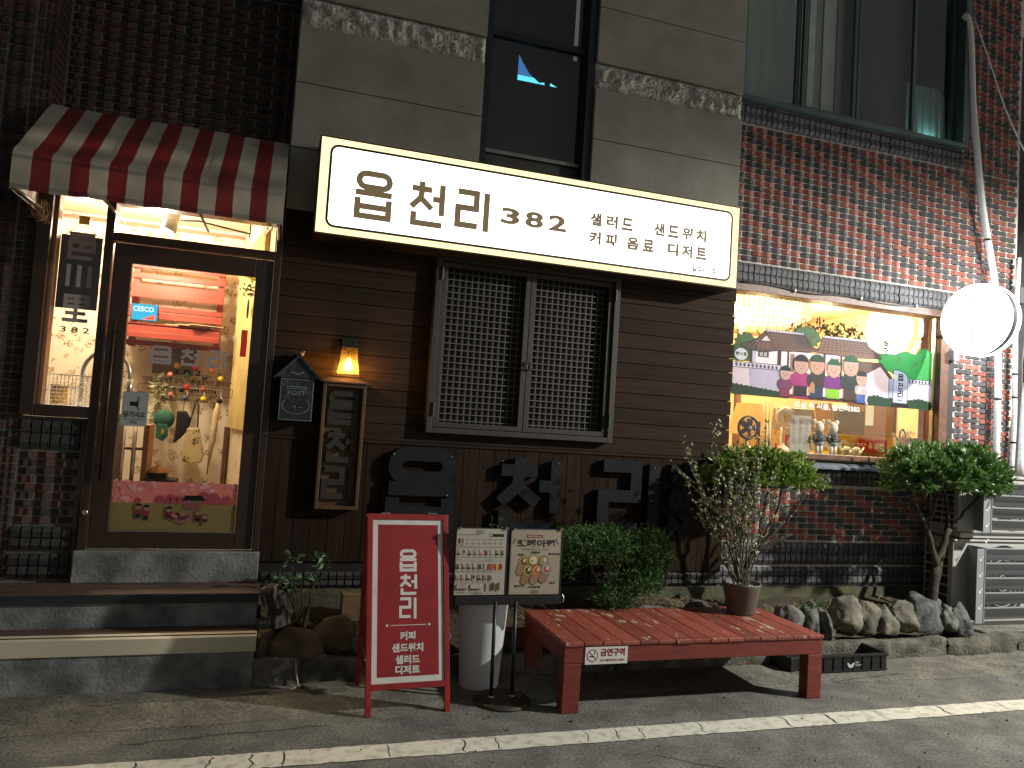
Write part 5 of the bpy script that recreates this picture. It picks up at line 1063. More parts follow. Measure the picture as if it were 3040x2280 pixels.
for x in (1.492, 1.635): MB().tube([(x, -.985, .022), (x-.006, -.965, .64)], .0125, 12).build('pole', ms, blk, True); MB().lathe([(.02, .022), (.016, .034)], (x, -.985, 0), 12).build('collar', ms, steel, True)
MB().box(1.21, 1.95, -.972, -.935, .615, .672).build('bottom_rail', ms, blk, bev=.004); MB().tube([(1.955, -.95, .62), (1.965, -.97, .63), (1.967, -.972, .66), (1.96, -.96, .68)], .004, 6).build('wire_hook', ms, steel)
paper1, paper2 = mat('cream menu paper', (.40, .37, .32), .55, var=.05), mat('tan poster paper', (.34, .29, .225), .55, var=.12, vs=5)
for x0, x1, pm, nm in ((1.19, 1.555, paper1, 0), (1.565, 1.945, paper2, 1)):
    T = Draw((x0, -.9605, .675), (1, 0, 0), (-.012, .0, 1), .00004); 
    b = MB(); b.obox(((x0+x1)/2, -.95, .895), ((x1-x0)/2, 0, 0), (0, .009, 0), (-.012*.44/2/1, 0, .222)); bo = b.build('board', ms, blk, bev=.003)
    w_ = x1-x0; d = T; d.rect(.012, .006, w_-.012, .437, pm)
    I = flat('#2b2421'); mid = flat('#6e655a')
    if nm == 0:
        d.rrect(.14, .405, .195, .425, .009, .003, I); d.text('읍천리', .150, .409, .186, .421, I); d.text('커피  콜드브루 라떼 에스프레소 카푸치노', .02, .392, .17, .401, I); d.rect(.235, .385, .335, .404, flat('#241f1f')); d.ell(.246, .395, .006, .007, flat('#c9c0b4'), 10)
        for x, c in ((.03, '#4a2a20'), (.052, '#8a5a44')): d.rect(x-.008, .34, x+.008, .372, flat(c))
        for r_ in range(2):
            for k in range(7): d.rect(.075+.038*k, .365-.025*r_, .075+.038*k+random.uniform(.018, .032), .369-.025*r_, mid); d.rect(.08+.038*k, .358-.025*r_, .093+.038*k, .360-.025*r_, mid)
        d.text('논커피', .02, .325, .055, .334, I); d.line([(.02, .318), (.34, .318)], .0015, mid)
        cols = ('#2b1a16', '#5a3a2a', '#8c8478', '#a48f7c', '#b3a48f', '#20182a', '#2e2036', '#8a8420', '#2f4d3a', '#7a5e4a', '#6a6a62', '#4a2f26', '#9a3a34', '#b2564a', '#4d5a2a', '#7d2f2a')
        for r_, (z, nn) in enumerate(((.262, 9), (.172, 7), (.10, 7))):
            for k in range(nn):
                x = .028+.0375*k; c = cols[(k*3+r_*5) % 16]; d.rect(x-.008, z, x+.010, z+.042, flat('#b7ad9f')); d.rect(x-.006, z+.012, x+.007, z+.034, flat(cols[(k+r_) % 16])) if (k+r_) % 3 else d.rect(x-.002, z+.01, x+.003, z+.04, flat(c)); d.ell(x+.001, z+.008, .012, .007, flat(c), 12); d.rect(x-.014, z-.012, x+.015, z-.009, mid)
            d.line([(.02, z+.055), (.34, z+.055)], .0012, mid)
        d.text('주스', .02, .23, .04, .239, I); d.text('스무디', .215, .23, .26, .239, I)
        for k, c in enumerate(('#a8474a', '#c0584c', '#b9a23c', '#9c2f26')): d.rect(.235+.026*k, .172, .253+.026*k, .21, flat(c))
        for k, (x, c) in enumerate(((.025, '#4a2a24'), (.12, '#2c2824'))): d.rect(x, .04, x+.07, .078, flat('#c4bab0')); d.rect(x, .04, x+.07, .048, flat(c)); [d.rect(x+.01*q, .046, x+.004+.01*q, .08, flat('#8c8378' if k else '#6e3a30')) for q in range(7)]; d.rect(x, .024, x+.07, .028, mid)
        for x, c in ((.235, '#a89c8c'), (.272, '#4a2620'), (.31, '#5a4a24')): d.rect(x-.008, .04, x+.009, .085, flat(c)); d.ell(x, .04, .009, .006, flat(c), 10)
        d.text('읍천리 382', .15, .012, .20, .02, I); d.line([(.014, .026), (.34, .026)], .0012, mid)
    else:
        d.rrect(.016, .01, w_-.016, .433, .003, .003, flat('#8a7a66'))
        d.rect(.12, .383, .235, .402, flat('#6a1a18')); d.text('읍천리382', .13, .387, .225, .398, flat('#c9b8a4')); d.text('또띠아랩', .052, .318, .325, .372, I, .045); d.text('* 읍천리만의 건강하고 맛있는 또띠아랩 *', .09, .300, .285, .308, I)
        for s_ in (0, 1):
            for k in range(4): x = .035 if not s_ else .338; d.ell(x+(-.008+.004*k)*(1 if s_ else -1)*-1, .345+.009*k, .004, .006, I, 8)
        wr = (('#8d6f55', '#9a8e5c', '#7c3a2a', .105, .225), ('#7d664f', '#a5a05c', '#c9b79a', .175, .235), ('#76604a', '#8f7d60', '#a08c6c', .25, .23), ('#8a6a50', '#aaa05a', '#4a2a2c', .14, .165), ('#94705a', '#c08a54', '#a85a3c', .205, .165), ('#8a6c58', '#93a09a', '#9a5248', .27, .175))
        for body, rim, fill, x, z in wr:
            d.poly([(x-.032, z+.004), (x+.026, z-.020), (x+.002, z-.085), (x-.025, z-.10), (x-.05, z-.09), (x-.056, z-.07)], flat('#3d2c20')); d.poly([(x-.029, z+.002), (x+.024, z-.018), (x-.001, z-.083), (x-.025, z-.095), (x-.047, z-.086), (x-.052, z-.068)], flat(body))
            d.ell(x, z, .036, .037, flat('#3d2c20'), 22); d.ell(x, z, .033, .034, flat(rim), 22); d.ell(x+.002, z-.002, .024, .025, flat(fill), 18); d.ell(x+.008, z+.006, .009, .012, flat('#cfc2a4'), 10); d.ell(x-.009, z-.006, .008, .006, flat('#5d6a34'), 10)
        for tx, x, z in (('치킨', .06, .262), ('쉬림프', .155, .278), ('참치마요', .28, .268), ('불고기', .05, .055), ('오리훈제', .145, .048), ('연어', .295, .075)): d.text(tx, x, z, x+.022*len(tx), z+.015, I, .04)
        d.rrect(.165, .014, .22, .034, .009, .002, I); d.text('읍천리', .175, .019, .21, .029, I)
    d.build('poster', bo)
    MB().box(x1-.03, x1-.012, -.972, -.94, 1.112, 1.125).build('clip', ms, steel); MB().box(x0+.02, x0+.036, -.972, -.94, 1.112, 1.122).build('clip', ms, steel)
o = thing('white_planter', 'tall white tapered planter behind the menu stand', 'planter', (1.47, -.72, 0))
MB().lathe([(.0, .0), (.128, .0), (.135, .02), (.172, .56), (.178, .575), (.176, .59), (.16, .59), (.155, .53), (.0, .52)], (1.485, -.70, .0), 48).build('pot', o, mat('white plastic', (.62, .64, .65), .4, var=.04), True)
MB().lathe([(.155, .54), (.0, .545)], (1.485, -.70, .0), 24).build('soil', o, soil_m)
# red platform bench
bn = thing('red_platform_bench', 'low red painted wooden platform bench with flaking boards', 'bench', (2.87, -.85, 0))
bpaint = mat('flaking red paint', (.225, .055, .038), .45, col2=(.29, .08, .055), lo=.35, hi=.65, vs=7, stretch=(3, .6, 1), bump=.35, bs=60)
n_, l_ = bpaint.node_tree.nodes, bpaint.node_tree.links; b_ = n_['Principled BSDF']; old = b_.inputs['Base Color'].links[0].from_socket
g_ = n_.new('ShaderNodeNewGeometry'); mp_ = n_.new('ShaderNodeMapping'); mp_.inputs['Scale'].default_value = (7, 3.2, 5); l_.new(g_.outputs['Position'], mp_.inputs[0]); t_ = n_.new('ShaderNodeTexNoise'); t_.inputs['Scale'].default_value = 1.6; t_.inputs['Detail'].default_value = 9; t_.inputs['Roughness'].default_value = .68; l_.new(mp_.outputs[0], t_.inputs['Vector'])
r_ = n_.new('ShaderNodeValToRGB'); r_.color_ramp.elements[0].position = .595; r_.color_ramp.elements[1].position = .612; l_.new(t_.outputs['Fac'], r_.inputs[0]); mx_ = n_.new('ShaderNodeMixRGB'); l_.new(r_.outputs[0], mx_.inputs[0]); l_.new(old, mx_.inputs[1]); mx_.inputs[2].default_value = (.46, .36, .27, 1); l_.new(mx_.outputs[0], b_.inputs['Base Color'])
bside = mat('red painted timber', (.165, .028, .02), .5, var=.2, vs=6, stretch=(.6, 3, 3), bump=.3, bs=50)
bps = [bpaint]
for q_, f_ in enumerate((.8, 1.15, .92)):
    m_ = bpaint.copy(); m_.name = 'flaking red paint %d' % q_; bps.append(m_)
    for nd in m_.node_tree.nodes:
        if nd.type == 'MAPPING': nd.inputs['Location'].default_value = (q_*3.7, q_*1.9, 0)
        if nd.type == 'VALTORGB' and nd.color_ramp.elements[0].color[0] > .1:
            for e_ in nd.color_ramp.elements: e_.color = (e_.color[0]*f_, e_.color[1]*f_*.95, e_.color[2]*f_*.95, 1)
NBd = 15; xa, xb, ya, yb = 1.872, 3.872, -1.275, -.455
for i in range(NBd): a = xa+(xb-xa)*i/NBd; MB().box(a+.0025, a+(xb-xa)/NBd-.0025, ya+random.uniform(-.003, .003), yb, .422+random.uniform(-.0015, .0015), .447).build('deck_board', bn, bps[(i*7+i//3) % 4], bev=.004)
scw = MB()
for i in range(NBd):
    for k in (.3, .7):
        for y_ in (ya+.035, yb-.035): scw.lathe([(.005, .0), (.0045, .0012)], (xa+(xb-xa)*(i+k)/NBd, y_, .4478), 7)
scw.build('screw_heads', bn, mat('rusty screw', (.06, .035, .025), .6), kind='stuff')
MB().box(xa+.004, xb-.004, ya+.012, ya+.05, .312, .419).build('apron', bn, bside, bev=.003); MB().box(xa+.004, xb-.004, yb-.05, yb-.012, .312, .419).build('apron', bn, bside, bev=.003)
MB().box(xa+.006, xa+.044, ya+.052, yb-.052, .313, .419).build('apron', bn, bside, bev=.003); MB().box(xb-.044, xb-.006, ya+.052, yb-.052, .313, .419).build('apron', bn, bside, bev=.003)
for x in (xa+.003, xb-.123):
    for y in (ya+.010, yb-.10): MB().box(x, x+.12, y, y+.09, 0, .3095).build('leg', bn, bside, bev=.004)
for x in (2.4, 3.2): MB().box(x, x+.05, ya+.06, yb-.06, .34, .418).build('joist', bn, bside)
t = thing('no_smoking_plate', 'small white no smoking plate fixed to the front of the red bench', 'sign', (2.15, -1.27, .36)); MB().box(2.018, 2.318, ya+.006, ya+.0115, .305, .415).build('plate', t, mat('white plate', (.62, .62, .58), .4, var=.03)); d = XZ(ya+.0055); rd = flat('#7d1519')
d.ell(2.068, .36, .04, .04, rd, 32); d.ell(2.068, .36, .034, .034, MC['white plate'], 32); d.line([(2.045, .384), (2.092, .336)], .007, rd); d.rect(2.045, .352, 2.082, .360, ink); d.line([(2.075, .37), (2.085, .375), (2.078, .383), (2.09, .388)], .004, ink); d.text('금연구역', 2.124, .355, 2.298, .405, rd, .035); d.text('NO SMOKING AREA', 2.124, .322, 2.298, .337, rd, .02); d.build('print', t)
# crate
cr = thing('black_crate', 'shallow black plastic crate with a white crescent mark on the ground', 'crate', (4.55, -.65, 0)); cb = mat('black crate plastic', (.012, .0125, .014), .4, var=.15)
x0, x1, y0, y1 = 4.232, 4.905, -.835, -.42
mb = MB(); mb.box(x0+.012, x1-.012, y0+.012, y0+.022, .012, .128); mb.box(x0+.012, x1-.012, y1-.022, y1-.012, .012, .128); mb.box(x0+.012, x0+.022, y0+.0225, y1-.0225, .012, .128); mb.box(x1-.022, x1-.012, y0+.0225, y1-.0225, .012, .128); mb.box(x0+.013, x1-.013, y0+.013, y1-.013, .004, .0115); mb.build('body', cr, cb)
mb = MB(); 
for a in ((x0, x1, y0, y0+.026), (x0, x1, y1-.026, y1), (x0, x0+.026, y0+.0265, y1-.0265), (x1-.026, x1, y0+.0265, y1-.0265)): mb.box(*a, .1285, .15)
mb.build('rim', cr, cb, bev=.003); MB().box(x0+.004, x1-.004, y0+.004, y0+.0115, .018, .026).build('foot_rib', cr, cb)
for i in range(7): MB().box(x0+.04+.094*i, x0+.05+.094*i, y0+.004, y0+.0115, .027, .127).build('side_rib', cr, cb)
d = XZ(y0+.0035); wm = flat('#b9bdb9'); P = [(4.53+.034*math.cos(R(a)), .082+.038*math.sin(R(a))) for a in range(170, 371, 12)]+[(4.53+.02*math.cos(R(a))-.002, .086+.016*math.sin(R(a))) for a in range(360, 179, -14)]
d.poly(P, wm); d.text('SPC', 4.575, .078, 4.61, .092, wm, .02); d.text('SAMLIP', 4.575, .058, 4.632, .071, wm, .02); d.build('printed_mark', cr)
# bits under and beside the bench
t = thing('white_bucket', 'small white bucket standing behind the red bench', 'bucket', (3.78, -.42, 0)); MB().lathe([(.0, 0), (.062, 0), (.07, .2), (.066, .2), (.058, .02), (0, .02)], (3.80, -.38, .0), 28).build('body', t, MC['white plastic'], True)
t = thing('grey_scoop', 'grey plastic box lying beside the white bucket under the bench', 'box', (3.95, -.4, 0)); MB().obox((3.99, -.40, .13), (.07, .02, 0), (-.01, .05, 0), (0, 0, .06)).build('body', t, mat('grey plastic', (.28, .30, .30), .4), bev=.01)
t = thing('wooden_stake', 'thin wooden stake with a cross handle behind the flower pot', 'stake', (3.70, -.42, 0)); MB().bar((3.62, -.40, 0), (3.62, -.40, .17), .05, .02).build('post', t, bxw); MB().bar((3.86, -.41, .1), (3.86, -.41, .47), .012, .012).build('upright', t, bside); MB().bar((3.74, -.41, .1), (3.74, -.41, .455), .012, .012).build('upright', t, bside); MB().bar((3.735, -.41, .455), (3.87, -.41, .47), .016, .016).build('handle', t, bxw)
t = thing('dark_tray', 'dark plastic tray in the shade behind the bench leg', 'tray', (4.02, -.62, 0)); MB().obox((4.08, -.60, .06), (.10, .03, 0), (-.03, .14, 0), (0, 0, .055)).build('body', t, cb, bev=.006)
t = thing('loose_plank', 'short weathered plank lying on the ground by the kerb', 'plank', (.40, -.66, 0)); MB().obox((.455, -.66, .022), (.12, .015, 0), (-.03, .06, 0), (0, 0, .014)).build('board', t, mat('weathered plank', (.11, .105, .085), .85, var=.3, vs=12, bump=.6, bs=40), bev=.002)
t = thing('ground_wire', 'pale loose wire hanging over the kerb beside the steps', 'wire', (.28, -.58, 0)); MB().tube([(.255, -.50, .20), (.262, -.565, .17), (.27, -.585, .1), (.29, -.60, .02), (.26, -.62, .008), (.14, -.63, .006), (-.02, -.62, .006)], .005, 6).build('wire', t, mat('pale wire', (.35, .33, .28), .6), True)
MB().box(.56, .72, -.36, -.22, .30, .545).build('x', None, mat('wood block', (.13, .085, .045), .7, var=.3)); o = bpy.data.objects['x']; o.name = 'wooden_block'; tag(o, 'small brown wooden block on the soil left of the sandwich board', 'block')
# flower pot with twiggy shrub
fp = thing('potted_shrub', 'grey-brown pot of tall twiggy white-budded stems on the red bench', 'potted shrub', (3.60, -.62, .447))
pc = Vector((3.60, -.66, .448)); MB().lathe([(0, 0), (.098, 0), (.104, .012), (.146, .225), (.150, .24), (.139, .24), (.132, .20), (0, .198)], pc, 40).build('pot', fp, mat('grey brown clay', (.105, .092, .078), .6, var=.08), True)
mb = MB()
for i in range(110): a, q = random.uniform(0, 6.28), .128*random.random()**.5; mb.ball(pc+Vector((q*math.cos(a), q*math.sin(a), .205)), random.uniform(.007, .013), 5)
mb.build('pebbles', fp, mat('white pebbles', (.6, .6, .57), .7, var=.3, vs=40), kind='stuff')
stem_m = mat('grey green stem', (.085, .085, .05), .8); bud_m = mat('silver buds', (.36, .36, .24), .75, var=.25, vs=50); budg = mat('pale green bud leaf', (.20, .24, .09), .7, trans=.25)
sm, bd, bg_ = MB(), MB(), MB()
def buds(p, k):
    for _ in range(k):
        dv = Vector((random.gauss(0, 1), random.gauss(0, 1), random.gauss(.4, 1))).normalized(); c = p+dv*.014; L = random.uniform(.016, .032); a = dv.orthogonal().normalized()*L*.42; b2 = dv.cross(a).normalized()*L*.42
        tgt = bd if random.random() < .45 else bg_; tgt.add([c-dv*L*.4, c+a, c+b2, c-a, c-b2, c+dv*L], [(0, 2, 1), (0, 3, 2), (0, 4, 3), (0, 1, 4), (5, 1, 2), (5, 2, 3), (5, 3, 4), (5, 4, 1)])
def stem(p, dirv, L, r, depth):
    P = [Vector(p)]; dv = Vector(dirv).normalized(); n = max(4, int(L/.06))
    for i in range(n):
        dv = (dv+Vector((random.gauss(0, .09), random.gauss(0, .09), random.gauss(.03, .05)))).normalized(); P.append(P[-1]+dv*L/n)
        if depth < 2 and i > n*.3 and random.random() < (.34 if depth == 0 else .14):
            stem(P[-1], dv+Vector((random.gauss(0, .5), random.gauss(0, .45), random.uniform(-.15, .3))), L*random.uniform(.25, .5), r*.6, depth+1)
        if i > n*.22: buds(P[-1]+Vector((random.gauss(0, .006),)*3), random.choice((1, 1, 2, 2)))
    sm.tube(P, [r*(1-.75*i/n) for i in range(n+1)], 5)
for k in range(19):
    a = random.uniform(0, 6.28); q = .07*random.random(); ln = random.uniform(.5, 1.0); le = random.uniform(-.62, .66) if k > 4 else -.92+.10*k
    stem(pc+Vector((q*math.cos(a), q*math.sin(a), .2)), (le*.95, random.uniform(-.25, .25), 1), ln*(1.0 if abs(le) < .5 else .86), .006, 0)
for s_ in ((-.12, .0, 1, 1.02), (-.05, .05, 1, 1.05), (-.5, -.1, 1, .9)): stem(pc+Vector((-.02, 0, .2)), s_[:3], s_[3], .007, 0)
sm.build('stems', fp, stem_m); bd.build('white_buds', fp, bud_m, kind='stuff'); bg_.build('green_buds', fp, budg, kind='stuff')
# ================================================================== PLANTS
def leafmesh(mb, p, dv, L, wd, m=0, fold=.25):
    dv = Vector(dv).normalized(); s_ = dv.cross(Vector((random.gauss(0, 1), random.gauss(0, 1), random.gauss(0, 1))));
    if s_.length < .05: s_ = dv.orthogonal()
    s_.normalize(); up_ = s_.cross(dv); p = Vector(p); q = p+dv*L*.55; e = p+dv*L
    mb.face([p, q+s_*wd+up_*wd*fold, e, q-up_*wd*.1], m); mb.face([p, q-up_*wd*.1, e, q-s_*wd+up_*wd*fold], m)
bark = mat('dark bark', (.045, .035, .026), .9, var=.4, vs=25, bump=1, bs=60)
def limb(mb, a, b, r0, r1, n=6, wob=.03):
    a, b = Vector(a), Vector(b); P = [a.lerp(b, i/n)+Vector((noise.noise((a.x*9+i, 1, a.z))*wob, noise.noise((a.y*9+i, 2, b.x*7))*wob, 0))*(0 < i < n) for i in range(n+1)]
    mb.tube(P, [r0+(r1-r0)*i/n for i in range(n+1)], 7); return P
def topiary(name, label, base, cc_, rx, ry, rz, nleaf, L, wd, greens, trunkpts, seed, under=.25):
    random.seed(seed); t = thing(name, label, 'tree', base); mb = MB()
    for a, b, r0, r1 in trunkpts: limb(mb, a, b, r0, r1)
    cc_ = Vector(cc_)
    twig = MB()
    for i in range(70):
        g = random.uniform(0, 6.28); q = random.random()**.5; e = cc_+Vector((rx*.85*q*math.cos(g), ry*.85*q*math.sin(g), rz*.35*random.random())); s0 = cc_+Vector((rx*.4*q*math.cos(g), ry*.4*q*math.sin(g), -rz*.25)); limb(twig, s0, e, .007, .003, 4, .03)
    mb.build('trunk', t, bark, True); twig.build('twigs', t, bark)
    cr_ = MB(); clumps = []
    for i in range(150):
        g = random.uniform(0, 6.28); ph = math.asin(random.uniform(-under, 1)); k = 1+.10*noise.noise((math.cos(g)*2, math.sin(g)*2, ph*2+seed)); clumps.append(Vector((rx*k*math.cos(ph)*math.cos(g), ry*k*math.cos(ph)*math.sin(g), rz*k*math.sin(ph))))
    for i in range(nleaf):
        c0 = random.choice(clumps); nrm = Vector((c0.x/rx**2, c0.y/ry**2, c0.z/rz**2)).normalized(); sh = random.uniform(.72, 1.03) if random.random() < .8 else random.uniform(.4, .75)
        p = cc_+c0*sh+Vector((random.gauss(0, .028), random.gauss(0, .028), random.gauss(0, .02)))
        if random.random() < .05: p += nrm*random.uniform(.02, .06)
        base_d = nrm*.8+Vector((0, 0, .45))
        for w_ in range(random.choice((3, 4, 5))): leafmesh(cr_, p, base_d+Vector((random.gauss(0, .75), random.gauss(0, .75), random.gauss(0, .5))), L*random.uniform(.5, 1.45), wd*random.uniform(.7, 1.3), random.choices((0, 1, 2), (5, 3, 2))[0])
    cr_.build('crown', t, greens)
    return t
gA = [mat('glossy leaf %d' % i, c, .42, spec=.5, var=.2, vs=20, trans=.22) for i, c in enumerate(((.10, .20, .055), (.065, .145, .04), (.17, .28, .08)))]
gB = [mat('yellow green leaf %d' % i, c, .45, spec=.45, var=.2, vs=20, trans=.25) for i, c in enumerate(((.17, .26, .05), (.11, .19, .035), (.26, .35, .07)))]
topiary('clipped_tree', 'mushroom-shaped clipped tree with glossy leaves beside the air conditioners', (5.84, -.4, .2), (5.87, -.42, 1.55), 0.60, .42, .30, 2100, .066, .0135, gA,
    [((5.80, -.36, .15), (5.84, -.40, .78), .05, .042), ((5.84, -.40, .76), (5.66, -.46, 1.12), .034, .025), ((5.66, -.46, 1.1), (5.44, -.44, 1.46), .024, .012), ((5.66, -.46, 1.1), (5.76, -.5, 1.5), .02, .012), ((5.84, -.40, .78), (6.02, -.38, 1.10), .034, .024), ((6.02, -.38, 1.1), (6.28, -.45, 1.42), .022, .012), ((6.02, -.38, 1.08), (5.98, -.34, 1.5), .02, .012), ((5.86, -.34, .2), (5.98, -.33, .8), .028, .02), ((5.98, -.33, .8), (6.12, -.3, 1.4), .02, .012), ((5.66, -.46, 1.12), (5.56, -.35, 1.45), .016, .01)], 11)
topiary('clipped_tree', 'lopsided clipped tree with yellow-green leaves behind the potted shrub', (3.88, -.2, .3), (4.02, -.27, 1.47), .53, .30, .25, 1900, .046, .0115, gB,
    [((3.86, -.22, .25), (3.88, -.22, .62), .035, .03), ((3.88, -.22, .6), (4.02, -.25, .88), .03, .022), ((4.02, -.25, .88), (4.28, -.28, 1.12), .02, .012), ((4.28, -.28, 1.1), (4.47, -.3, 1.36), .012, .007), ((4.02, -.25, .88), (4.10, -.27, 1.38), .016, .009), ((4.02, -.25, .9), (4.16, -.28, 1.14), .014, .009), ((4.16, -.28, 1.12), (4.24, -.28, 1.44), .011, .007), ((3.88, -.22, .62), (3.82, -.25, 1.0), .024, .016), ((3.82, -.25, 1.0), (3.98, -.26, 1.40), .015, .009), ((3.82, -.25, 1.0), (3.68, -.28, 1.42), .014, .008), ((4.0, -.25, .85), (4.32, -.33, 1.02), .017, .012), ((3.98, -.24, .8), (4.25, -.3, .99), .018, .012)], 23, .15)
random.seed(5)
# juniper
jn = thing('juniper_bush', 'dark feathery juniper bush behind the menu stand and bench', 'bush', (2.62, -.35, .35)); mb = MB(); limb(mb, (2.66, -.35, .38), (2.95, -.30, .62), .022, .014); limb(mb, (2.66, -.35, .38), (2.45, -.38, .7), .02, .012); limb(mb, (2.95, -.3, .6), (3.02, -.3, .95), .014, .008); limb(mb, (2.45, -.38, .7), (2.35, -.4, .98), .012, .007); mb.build('branches', jn, bark, True)
jg = [mat('juniper green %d' % i, c, .7, var=.25, vs=25, trans=.15) for i, c in enumerate(((.07, .16, .04), (.05, .115, .032), (.11, .19, .055)))]
cr_ = MB()
for c0, rr3, nn in (((2.36, -.40, .90), (.26, .18, .13), 900), ((2.55, -.38, .92), (.22, .18, .12), 800), ((2.92, -.36, .84), (.19, .17, .20), 1100), ((2.86, -.40, .64), (.18, .15, .12), 560), ((2.62, -.42, .52), (.17, .13, .11), 480), ((2.70, -.40, .74), (.14, .13, .11), 180), ((2.22, -.42, .80), (.13, .12, .12), 180)):
    for i in range(nn):
        dv = Vector((random.gauss(0, 1), random.gauss(0, 1), random.gauss(0, 1))).normalized(); p = Vector(c0)+Vector((dv.x*rr3[0], dv.y*rr3[1], dv.z*rr3[2]))*random.uniform(.55, 1.05)
        ax_ = (dv*.6+Vector((random.gauss(0, .4), random.gauss(0, .4), .8+random.gauss(0, .3)))).normalized(); LL = random.uniform(.035, .075); k = random.choices((0, 1, 2), (5, 4, 2))[0]
        for j in range(5):
            q = p+ax_*LL*j/5; leafmesh(cr_, q, ax_+Vector((random.gauss(0, .7), random.gauss(0, .7), random.gauss(0, .5))), .026, .005, k)
cr_.build('foliage', jn, jg)
# small broadleaf plant left
sp = thing('leafy_seedling', 'small broad-leaved evergreen plant in the bed beside the steps', 'plant', (.30, -.3, .3)); mb = MB(); lv = MB(); tips = []
for i in range(11):
    e = Vector((.29+random.uniform(-.15, .17), -.31+random.uniform(-.12, .12), random.uniform(.60, .78))); limb(mb, (.30, -.3, .28), e, .006, .003, 5, .05); tips.append(e)
tips.append(Vector((.13, -.36, .655))); limb(mb, (.30, -.3, .4), tips[-1], .004, .002, 5, .03)
for e in tips:
    for k in range(random.choice((6, 8, 9))): leafmesh(lv, e+Vector((random.gauss(0, .015), random.gauss(0, .015), random.gauss(-.01, .02))), (random.gauss(0, 1), random.gauss(-.3, .8), random.gauss(.3, .5)), random.uniform(.05, .08), random.uniform(.014, .02), random.choice((0, 1)))
mb.build('stems', sp, bark); lv.build('leaves', sp, [mat('broad leaf', (.045, .10, .045), .3, spec=.6, var=.25, trans=.15), mat('broad leaf pale', (.09, .16, .08), .3, spec=.6, trans=.15)])
w2 = thing('weed_tuft', 'small green weed between the upright stones', 'plant', (4.52, -.42, .4)); lv = MB()
for i in range(46): leafmesh(lv, (4.50+random.gauss(0, .07), -.42+random.gauss(0, .03), .42), (random.gauss(0, .8), random.gauss(-.2, .6), .9), random.uniform(.04, .08), .008, 0)
lv.build('leaves', w2, gA[0])
# sprig above the menu boards
w3 = thing('leaf_sprig', 'green sprig showing above the left menu board', 'plant', (1.50, -.6, .55)); mb, lv = MB(), MB()
for e in ((1.53, -.62, 1.15), (1.60, -.6, 1.13), (1.44, -.63, 1.02)):
    limb(mb, (1.49, -.68, .55), e, .005, .002, 6, .03)
    for k in range(22): s_ = random.random()**.6; p = Vector((1.49, -.68, .55)).lerp(Vector(e), s_); leafmesh(lv, p, (random.gauss(0, 1), random.gauss(0, 1), .6), .035, .008)
mb.build('stems', w3, bark); lv.build('leaves', w3, gA[1])
# dry grass
mb = MB(); random.seed(9)
for cx_, cy_, sx_, sy_, n in ((3.25, -.28, .22, .10, 240), (3.95, -.3, .22, .08, 300), (2.35, -.33, .35, .10, 160), (4.62, -.47, .05, .03, 40), (.55, -.35, .18, .08, 130), (4.3, -.3, .3, .08, 260), (5.2, -.2, .35, .08, 260), (3.2, -.2, .5, .07, 260), (.45, -.42, .06, .04, 60)):
    for i in range(n):
        x, y = random.gauss(cx_, sx_), min(-.02, random.gauss(cy_, sy_)); z = soilz(x, y)-.01; L = random.uniform(.05, .16); a = random.uniform(0, 6.28); dv = Vector((math.cos(a)*.9, math.sin(a)*.5, random.uniform(.25, 1.2))).normalized(); s_ = dv.orthogonal().normalized()*.0022; p = Vector((x, y, z)); q = p+dv*L*.6; e = p+dv*L+Vector((0, 0, -L*.25)); mb.face([p-s_, p+s_, q+s_, q-s_]); mb.face([q-s_, q+s_, e])
g = mb.build('dry_grass', None, mat('straw grass', (.24, .19, .09), .9, var=.35, vs=40, trans=.2), kind='stuff'); tag(g, 'thin dry straw grass scattered over the planting bed', 'grass')
# ================================================================== STONES
stm = [mat('bed stone %d' % i, a, .85, col2=b, lo=.38, hi=.66, vs=v, bump=1.2, bs=24, detail=9) for i, (a, b, v) in enumerate((((.07, .07, .062), (.20, .20, .18), 11), ((.085, .078, .06), (.21, .19, .145), 8), ((.035, .037, .037), (.13, .135, .13), 13), ((.075, .05, .03), (.14, .10, .06), 8)))]
def stone(label, c, s_, m, seed, tilt=0., sharp=.18):
    s_ = (s_[0]*1.2, s_[1]*1.15, s_[2]*(.82+.12*math.sin(seed*2.3))); bm = bmesh.new(); bmesh.ops.create_icosphere(bm, subdivisions=4, radius=1); rot = Matrix.Rotation(tilt, 3, 'Y')
    rs2 = random.Random(int(seed*97)); cuts = [(Vector((rs2.gauss(0, 1), rs2.gauss(-.3, 1), rs2.gauss(.1, .8))).normalized(), rs2.uniform(.68, .92)) for _ in range(13)]
    for v in bm.verts:
        p = v.co.copy()
        for cn_, cd_ in cuts:
            e_ = p.dot(cn_)-cd_
            if e_ > 0: p -= cn_*e_*.92
        k = 1+sharp*noise.noise(p*1.3+Vector((seed, 0, 0)))+sharp*.6*noise.noise(p*2.9+Vector((0, seed, 0)))+.07*noise.noise(p*6+Vector((seed,)*3))+.035*noise.noise(p*13)+.02*noise.noise(p*27)
        q = Vector((p.x*s_[0], p.y*s_[1], p.z*s_[2]))*k
        if q.z < -s_[2]*.8: q.z = -s_[2]*.8
        v.co = rot @ q
    me = bpy.data.meshes.new('bed_stone'); bm.to_mesh(me); bm.free(); me.materials.append(m); me.polygons.foreach_set('use_smooth', [True]*len(me.polygons))
    o = link(me, 'bed_stone', loc=(c[0], c[1]+.02*math.sin(seed*5), c[2]-.03)); tag(o, label, 'stone', 'stones edging the planting bed'); return o
